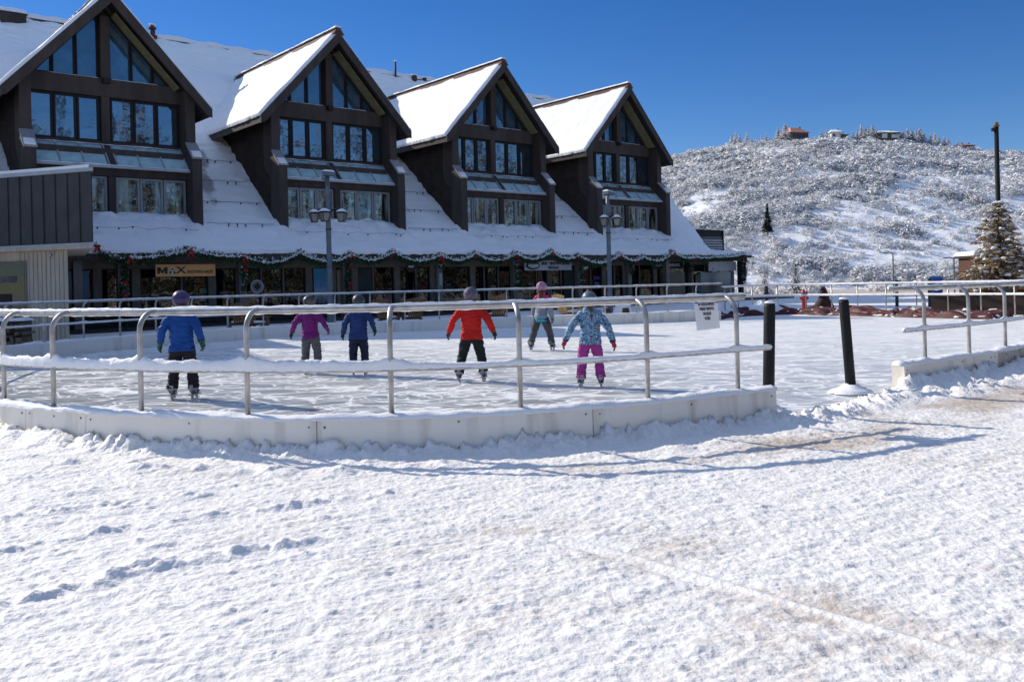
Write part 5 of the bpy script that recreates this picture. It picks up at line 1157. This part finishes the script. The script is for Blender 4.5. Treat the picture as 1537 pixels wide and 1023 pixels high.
# belt of trees beyond the plaza, off to the right: what the shop and loft windows look out on
def tree_belt():
    Vs = []; Fs = []; Ms = []; off = 0; g_ = random.Random(11)
    for i in range(70):
        a_ = i/70; y_ = -50+108*a_; x_ = 33+max(0, y_)*.5+4*math.sin(a_*9)+g_.uniform(-2,3); h_ = g_.uniform(15, 25)
        V, F, mi = conifer_mesh(h_, h_*(.26 if i % 2 else .38), 420, .75, None, (.5,.5) if i % 2 else (.15,.85), seed=300+i, taper=1.0 if i % 2 else .45, layers=5)
        Vs.append(V+np.array([x_, y_, 0])); Fs.append(F+off); Ms.append(mi); off += len(V)
    o = np_mesh('tree_belt', np.concatenate(Vs), np.concatenate(Fs), [M['needle_dark'], mat('tan_branches', (.26,.20,.13), rough=.9, var=.5, vscale=.7)], np.concatenate(Ms)); tag(o, 'belt of dark and tan trees mirrored in the chalet windows', 'trees', kind='stuff')
tree_belt()

# ------------------------------------------------------------------ skaters
def fuse(mb, vox, name, mt, parent, smooth_it=4, fold=0, fscale=14, fstretch=(1,1,1), seed=0):
    me = bpy.data.meshes.new('tmp'); me.from_pydata([tuple(v) for v in mb.v], [], mb.f)
    bm = bmesh.new(); bm.from_mesh(me); bmesh.ops.recalc_face_normals(bm, faces=bm.faces); bm.to_mesh(me); bm.free()
    t = bpy.data.objects.new('tmp', me); COL.objects.link(t)
    m_ = t.modifiers.new('r', 'REMESH'); m_.mode = 'VOXEL'; m_.voxel_size = vox; m_.use_smooth_shade = True
    if smooth_it: s_ = t.modifiers.new('s', 'SMOOTH'); s_.iterations = smooth_it; s_.factor = .5
    dg = bpy.context.evaluated_depsgraph_get(); dg.update()
    out = bpy.data.meshes.new_from_object(t.evaluated_get(dg)); bpy.data.objects.remove(t)
    out.name = name; out.materials.clear(); out.materials.append(mt)
    if fold:
        no = [v.normal.copy() for v in out.vertices]
        for v, n_ in zip(out.vertices, no):
            q = Vector((v.co.x*fstretch[0], v.co.y*fstretch[1], v.co.z*fstretch[2]))*fscale+Vector((seed*7, 0, 0))
            v.co += n_*fold*(abs(noise.noise(q))*-1.6+.5+.6*noise.noise(q*2.3))
    out.polygons.foreach_set('use_smooth', [True]*len(out.polygons))
    return link(name, out, parent)
def fabric(name, col, col2=None, **k): return mat(name, col, rough=.75, spec=.25, var=.25, vscale=4, col2=col2, bump=.35, bscale=18, bdist=.012, **k)
def pattern_mat(name, cols, scale=16):
    m = bpy.data.materials.new(name); m.use_nodes = True; N, L = nodes(m); b = N['Principled BSDF']; b.inputs['Roughness'].default_value = .7
    tc = N.new('ShaderNodeTexCoord'); nz = N.new('ShaderNodeTexNoise'); nz.inputs['Scale'].default_value = scale; nz.inputs['Detail'].default_value = 3; nz.inputs['Distortion'].default_value = 1.5
    L.new(tc.outputs['Object'], nz.inputs['Vector']); rp = N.new('ShaderNodeValToRGB'); cr = rp.color_ramp; cr.interpolation = 'CONSTANT'
    for i, (p_, c_) in enumerate(cols):
        e = cr.elements[i] if i < 2 else cr.elements.new(p_); e.position = p_; e.color = (*c_, 1)
    L.new(nz.outputs['Fac'], rp.inputs[0]); L.new(rp.outputs[0], b.inputs['Base Color']); return m
def zgrad_mat(name, stops):
    m = bpy.data.materials.new(name); m.use_nodes = True; N, L = nodes(m); b = N['Principled BSDF']; b.inputs['Roughness'].default_value = .75
    tc = N.new('ShaderNodeTexCoord'); sp = N.new('ShaderNodeSeparateXYZ'); L.new(tc.outputs['Generated'], sp.inputs[0]); nz = N.new('ShaderNodeTexNoise'); nz.inputs['Scale'].default_value = 9; L.new(tc.outputs['Object'], nz.inputs['Vector'])
    ad = N.new('ShaderNodeMath'); ad.operation = 'MULTIPLY_ADD'; ad.inputs[1].default_value = .25; L.new(nz.outputs['Fac'], ad.inputs[0]); L.new(sp.outputs[2], ad.inputs[2])
    rp = N.new('ShaderNodeValToRGB'); cr = rp.color_ramp
    for i, (p_, c_) in enumerate(stops):
        e = cr.elements[i] if i < 2 else cr.elements.new(p_); e.position = p_; e.color = (*c_, 1)
    L.new(ad.outputs[0], rp.inputs[0]); L.new(rp.outputs[0], b.inputs['Base Color']); return m
skin = mat('skin', (.50,.32,.24), rough=.5); eye = mat('eye', (.02,.015,.01), rough=.2); skate_m = mat('skate_boot', (.035,.037,.045), rough=.35, col2=(.22,.22,.24), vscale=9, lo=.42, hi=.52); skate_w = mat('pale_skate_trim', (.42,.43,.46), rough=.4, var=.5, vscale=14); steel = mat('blade_steel', (.6,.6,.62), rough=.25, metal=.9)
def skater(loc, rz, H, lab, jm, tm, hm, gm, feet, hands, hood=False, pom=False, hip=0, slim=1., hem=.665, lean=(0, 0), helmet=True, hairm=None, belly=None, gcuff=None, bm_=None):
    """units: 1.46 m tall figure facing +y, scaled afterwards; feet/hands: (x, y, z) for left (-x) and right (+x)"""
    k = H/1.46; r_ = empty('person', loc, rz); tag(r_, lab, 'person'); r_.scale = (k, k, k)
    lx, ly = lean; hp = Vector((hip, 0, .70)); ch_ = Vector((hip+lx*.6, ly*.6, 1.0)); sh = Vector((hip+lx, ly, 1.135)); nk = Vector((hip+lx, ly+.005, 1.20)); hd = Vector((hip+lx*1.1, ly+.02, 1.335))
    J = {}
    for i, sg_ in enumerate((-1, 1)):
        f = Vector(feet[i]); h_ = Vector(hands[i]); S0 = sh+Vector((sg_*.135*slim, 0, -.01)); hj = hp+Vector((sg_*.078, 0, -.02))
        kn = (hj+f+Vector((0,0,.10)))/2+Vector((sg_*.012, .035, .015)); an = f+Vector((0,-.01,.115))
        el = (S0+h_)/2+Vector((sg_*.03, -.045, .01)); J[i] = (S0, el, h_, hj, kn, an, f)
    # body: head, neck, torso, limbs as one surface
    B = MB(); B.ball(hd, (.078,.095,.112), 16, 12); B.ball(hd+Vector((0,.02,-.05)), (.058,.07,.07), 12, 8); B.tube([nk-Vector((0,0,.08)), nk+Vector((0,.01,.07))], .045, 12)
    B.ball(hd+Vector((0,.10,-.01)), (.013,.02,.022), 8, 6)
    for sg_ in (-1,1): B.ball(hd+Vector((sg_*.082,0,-.01)), (.012,.02,.03), 8, 6)
    B.rings([(hp.x,hp.y,.66,.115,.085),(hp.x,hp.y,.76,.118,.088),(ch_.x,ch_.y,.92,.105,.08),(ch_.x,ch_.y,1.02,.125,.09),(sh.x,sh.y,1.11,.13,.085),(sh.x,sh.y,1.16,.08,.06)], 16)
    for i in (0, 1):
        S0, el, h_, hj, kn, an, f = J[i]
        B.tube([S0+Vector((0,0,.0)), el, h_], [.045,.036,.024], 10); B.tube([hj, kn, an], [.078,.052,.034], 12); B.tube([an, f+Vector((0,.09,.07))], [.034,.028], 8)
        d_ = (h_-el).normalized(); B.ball(h_+d_*.05, (.03,.02,.042), 8, 6)
    body = fuse(B, .011, 'body', bm_ or skin, r_, 2)
    for sg_ in (-1,1): MB().ball(hd+Vector((sg_*.030,.086,.012)), .011, 8, 6).build('eye', eye, body, True)
    MB().tube([hd+Vector((-.022,.090,-.052)), hd+Vector((0,.097,-.055)), hd+Vector((.022,.090,-.052))], .005, 6).build('mouth', mat_lip, body, True)
    # jacket
    Jk = MB(); z0 = hem
    Jk.rings([(hp.x,hp.y,z0-.005,.172*slim,.136),(hp.x,hp.y,z0+.03,.172*slim,.136),(hp.x,hp.y,z0+.06,.168*slim,.132),(hp.x+lx*.3,hp.y+ly*.3,.80,.156*slim,.120),(ch_.x,ch_.y,.93,.152*slim,.118),(ch_.x,ch_.y,1.02,.156*slim,.120),(sh.x,sh.y,1.10,.146*slim,.110),(sh.x,sh.y,1.155,.105*slim,.090),(nk.x,nk.y,1.195,.078,.076),(nk.x,nk.y,1.245,.076,.076),(nk.x,nk.y,1.255,.066,.062)], 28)
    for i, sg_ in enumerate((-1, 1)):
        S0, el, h_, hj, kn, an, f = J[i]; d_ = (h_-el).normalized()
        Jk.ball(S0+Vector((-sg_*.01,0,-.006)), (.068,.068,.062), 12, 8); Jk.tube([S0+Vector((-sg_*.04,0,.0)), S0.lerp(el,.5)+Vector((0,0,.006)), el, el.lerp(h_,.55), h_-d_*.005], [.066,.062,.055,.050,.044], 14)
    if hood:
        Jk.ball(nk+Vector((0,-.075,-.045)), (.105,.055,.075), 14, 8); Jk.ball(nk+Vector((0,-.05,.0)), (.10,.07,.04), 14, 8)
    else: Jk.ball(nk+Vector((0,-.045,-.03)), (.08,.045,.045), 12, 8)
    jk = fuse(Jk, .0095, 'jacket', jm, r_, 3, fold=.014, fscale=8, fstretch=(1,1,2.4), seed=len(lab))
    tr_ = MB(); tr_.rings([(hp.x,hp.y,.605,.135,.10),(hp.x,hp.y,.66,.136,.104),(hp.x,hp.y,.76,.120,.095)], 18)
    for i in (0, 1):
        S0, el, h_, hj, kn, an, f = J[i]; tr_.tube([hj+Vector((0,0,.02)), hj.lerp(kn,.5), kn, kn.lerp(an,.55), an+Vector((0,0,.035))], [.090,.084,.072,.070,.078], 14)
    fuse(tr_, .0095, 'trousers', tm, r_, 3, fold=.014, fscale=8, fstretch=(1,1,2.6), seed=3+len(lab))
    for i, sg_ in enumerate((-1, 1)):
        S0, el, h_, hj, kn, an, f = J[i]
        # skate
        ft = empty('tmp', (0,0,0)); bpy.data.objects.remove(ft); out = .12*sg_
        c_, s_ = math.cos(-out), math.sin(-out)
        def fp2(x_, y_, z_): return (f.x+x_*c_-y_*s_, f.y+x_*s_+y_*c_, f.z+z_)
        SK = MB(); SK.ball(fp2(0,-.02,.118), (.048,.056,.045), 12, 8); SK.ball(fp2(0,.07,.105), (.044,.08,.034), 12, 8); SK.tube([fp2(0,-.02,.11), fp2(0,-.015,.21)], [.052,.058], 12)
        sk_ = fuse(SK, .008, 'skate', skate_m, r_, 2)
        b_ = MB(); b_.bar(fp2(0,-.09,.012), fp2(0,.15,.012), .006, .024); b_.tube([fp2(0,.15,.012), fp2(0,.165,.03)], .006, 5); b_.build('blade', steel, sk_)
        b_ = MB(); b_.bar(fp2(0,-.09,.072), fp2(0,.14,.072), .075, .014); b_.bar(fp2(0,-.05,.02), fp2(0,-.05,.07), .022, .03); b_.bar(fp2(0,.08,.02), fp2(0,.08,.07), .022, .03); b_.bar(fp2(0,-.072,.13), fp2(0,-.074,.20), .05, .02); b_.bar(fp2(-.05,-.02,.15), fp2(.05,-.02,.15), .115, .02); b_.build('blade_holder', skate_w, sk_)
        # glove with palm, four fingers and thumb
        d_ = (h_-el).normalized(); side = Vector((0, 1, 0)); pn = d_.cross(side).normalized(); fw = pn.cross(d_).normalized()
        G = MB(); G.tube([h_-d_*.035, h_+d_*.005], [.044,.038], 12); pc = h_+d_*.045
        G.tube([h_, h_+d_*.03, h_+d_*.075], [.030,.036,.034], 12)
        for q, (o_, ln) in enumerate(((-.028,.055),(-.010,.066),(.009,.063),(.027,.050))):
            b0 = h_+d_*.065+fw*(-o_); cu = pn*(-sg_)*(.010+.004*q); G.tube([b0, b0+d_*ln*.5+cu*.5, b0+d_*ln*.92+cu*2.0], [.0125,.012,.009], 8)
        tb = h_+d_*.025+fw*.026; G.tube([tb, tb+d_*.028+fw*.022, tb+d_*.055+fw*.024-pn*sg_*.012], [.014,.013,.010], 8)
        gl = fuse(G, .0055, 'glove', gm[i] if isinstance(gm, (list, tuple)) else gm, r_, 1)
        if gcuff: MB().tube([h_-d_*.045, h_-d_*.01], [.050,.046], 12).build('glove_cuff', gcuff, gl, True)
    # headwear
    if helmet:
        Hh = MB(); Hh.ball(hd+Vector((0,-.008,.022)), (.114,.130,.118), 22, 14); hh = fuse(Hh, .009, 'helmet', hm, r_, 1)
        zc = hd.z-.028; me = hh.data; bm = bmesh.new(); bm.from_mesh(me)
        bmesh.ops.bisect_plane(bm, geom=bm.verts[:]+bm.edges[:]+bm.faces[:], plane_co=(0,0,zc-.045), plane_no=(0,-.15,-1), clear_outer=True); bm.to_mesh(me); bm.free()
        rr_ = [hd+Vector((math.cos(a_*.3307)*.110, -.008+math.sin(a_*.3307)*.126, -.070+.016*math.sin(a_*.3307))) for a_ in range(20)]
        MB().tube(rr_[:]+[rr_[0]], .008, 6).build('rim', M['wire'], hh, True)
        mb = MB()
        for q in range(-2, 3): mb.ball(hd+Vector((q*.034, -.118+abs(q)*.010, .055-abs(q)*.008)), (.008,.014,.022), 8, 5)
        mb.build('vent', M['wire'], hh, True)
        mb = MB(); mb.tube([hd+Vector((-.088,0,-.03)), hd+Vector((-.06,.04,-.115)), hd+Vector((0,.055,-.128)), hd+Vector((.06,.04,-.115)), hd+Vector((.088,0,-.03))], .006, 6); mb.build('strap', M['wire'], hh, True)
    if pom: 
        Pm = MB(); Pm.ball(hd+Vector((0,-.005,.135)), (.034,.034,.032), 12, 8); fuse(Pm, .006, 'pompom', M['lamp_black'], r_, 1, fold=.012, fscale=60)
    if hairm:
        Hr = MB(); Hr.ball(hd+Vector((0,-.03,-.05)), (.088,.075,.08), 14, 8); Hr.tube([hd+Vector((0,-.08,-.06)), hd+Vector((.01,-.10,-.18)), hd+Vector((.015,-.115,-.30))], [.055,.05,.02], 10)
        fuse(Hr, .008, 'hair', hairm, r_, 1, fold=.010, fscale=40, fstretch=(1.5,1.5,.25))
    if belly: belly(r_, hp)
    return r_
mat_lip = mat('lip', (.40,.16,.14), rough=.5)
dark_tr = fabric('black_snow_trousers', (.022,.020,.022)); navy_tr = fabric('dark_navy_trousers', (.018,.024,.048)); grey_tr = fabric('grey_snow_trousers', (.12,.12,.13)); mag_tr = fabric('magenta_snow_trousers', (.36,.045,.26))
blackg = mat('black_glove', (.015,.015,.018), rough=.7, var=.4, vscale=20)
greeng = pattern_mat('green_black_glove', [(0,(.015,.02,.02)),(.52,(.03,.20,.10)),(.60,(.02,.03,.03))], 18)
helm1 = mat('dark_violet_helmet', (.022,.030,.065), rough=.4, col2=(.07,.03,.13), vscale=7); helm2 = mat('grey_helmet', (.085,.09,.095), rough=.5, col2=(.03,.03,.035), vscale=9, lo=.45, hi=.55); helm3 = mat('slate_helmet', (.035,.045,.065), rough=.5, var=.3)
helm4 = pattern_mat('speckled_violet_helmet', [(0,(.06,.05,.09)),(.46,(.16,.15,.20)),(.55,(.05,.045,.07))], 26); helm5 = pattern_mat('pink_patterned_helmet', [(0,(.16,.04,.13)),(.45,(.50,.32,.42)),(.52,(.20,.05,.16)),(.58,(.55,.40,.48))], 30)
helm6 = mat('silver_blue_helmet', (.16,.20,.25), rough=.45, col2=(.07,.10,.13), vscale=8)
skater((-4.44, 11.70, .0), R(2), 1.45, 'person seen from behind in a bright blue jacket, dark trousers and violet helmet', fabric('bright_blue_jacket', (.014,.085,.33)), dark_tr, helm1, greeng,
       [(-.135,0,0),(.145,.01,0)], [(-.275,-.03,.765),(.275,-.02,.775)], hood=True, gcuff=greeng)
skater((-3.42, 14.75, .0), R(-4), 1.32, 'person seen from behind in a magenta purple jacket and grey trousers', fabric('magenta_jacket', (.21,.022,.17), col2=(.15,.012,.13)), grey_tr, helm2, [blackg, mat('purple_glove',(.2,.03,.15))],
       [(-.12,.0,0),(.14,-.02,0)], [(-.345,-.03,.78),(.325,-.06,.86)], slim=.95, lean=(-.02,.02), gcuff=blackg)
skater((-2.55, 14.38, .0), R(3), 1.32, 'person seen from behind in a navy blue hooded jacket and navy trousers', fabric('navy_jacket', (.022,.050,.17)), navy_tr, helm3, blackg,
       [(-.10,0,0),(.115,.0,0)], [(-.275,.03,.76),(.30,-.09,.84)], hood=True, lean=(.015,.03))
skater((-.62, 13.02, .0), R(-3), 1.40, 'person seen from behind in a bright red jacket and black trousers', fabric('bright_red_jacket', (.62,.018,.014), col2=(.45,.012,.01)), fabric('black_trousers', (.016,.019,.020)), helm4, [pattern_mat('red_black_glove', [(0,(.02,.02,.02)),(.53,(.35,.02,.04))], 20), blackg],
       [(-.205,-.05,0),(.17,.02,0)], [(-.345,-.02,.78),(.345,-.03,.77)])
def shirt(r_, hp):
    MB().rings([(hp.x,hp.y,.62,.150,.118),(hp.x,hp.y,.70,.150,.118)], 20).build('shirt', mat('turquoise_shirt', (.03,.32,.42), rough=.7), r_, True)
skater((.60, 18.6, .0), R(-22), 1.46, 'person gliding away in a pink, grey and turquoise jacket with long hair', zgrad_mat('pink_grey_turquoise_jacket', [(.0,(.10,.32,.38)),(.25,(.22,.25,.30)),(.62,(.25,.24,.30)),(.8,(.42,.05,.18)),(1,(.55,.03,.12))]), fabric('dark_grey_trousers', (.045,.048,.052), col2=(.10,.10,.105)), helm5, mat('grey_glove',(.1,.1,.13)),
       [(-.20,-.12,.015),(.20,.10,0)], [(-.20,.10,.80),(.24,.02,.70)], lean=(.0,.07), slim=.85, hem=.70, hairm=fabric('auburn_hair', (.13,.05,.04)), belly=shirt)
skater((1.05, 11.95, .0), R(0), 1.31, 'person seen from behind in a blue and white patterned hooded jacket and magenta trousers', pattern_mat('blue_white_pattern', [(0,(.012,.03,.10)),(.40,(.02,.16,.32)),(.47,(.45,.55,.62)),(.515,(.015,.06,.17)),(.56,(.06,.26,.42)),(.62,(.5,.56,.6))], 20), mag_tr, helm6, mat('crimson_mitten', (.40,.02,.07), rough=.7, var=.3),
       [(-.155,0,0),(.15,.0,0)], [(-.385,-.03,.72),(.345,-.05,.68)], hood=True, pom=True, gcuff=mat('dark_maroon_cuff', (.06,.012,.03)), hairm=mat('brown_hair_band', (.09,.035,.022), rough=.6))
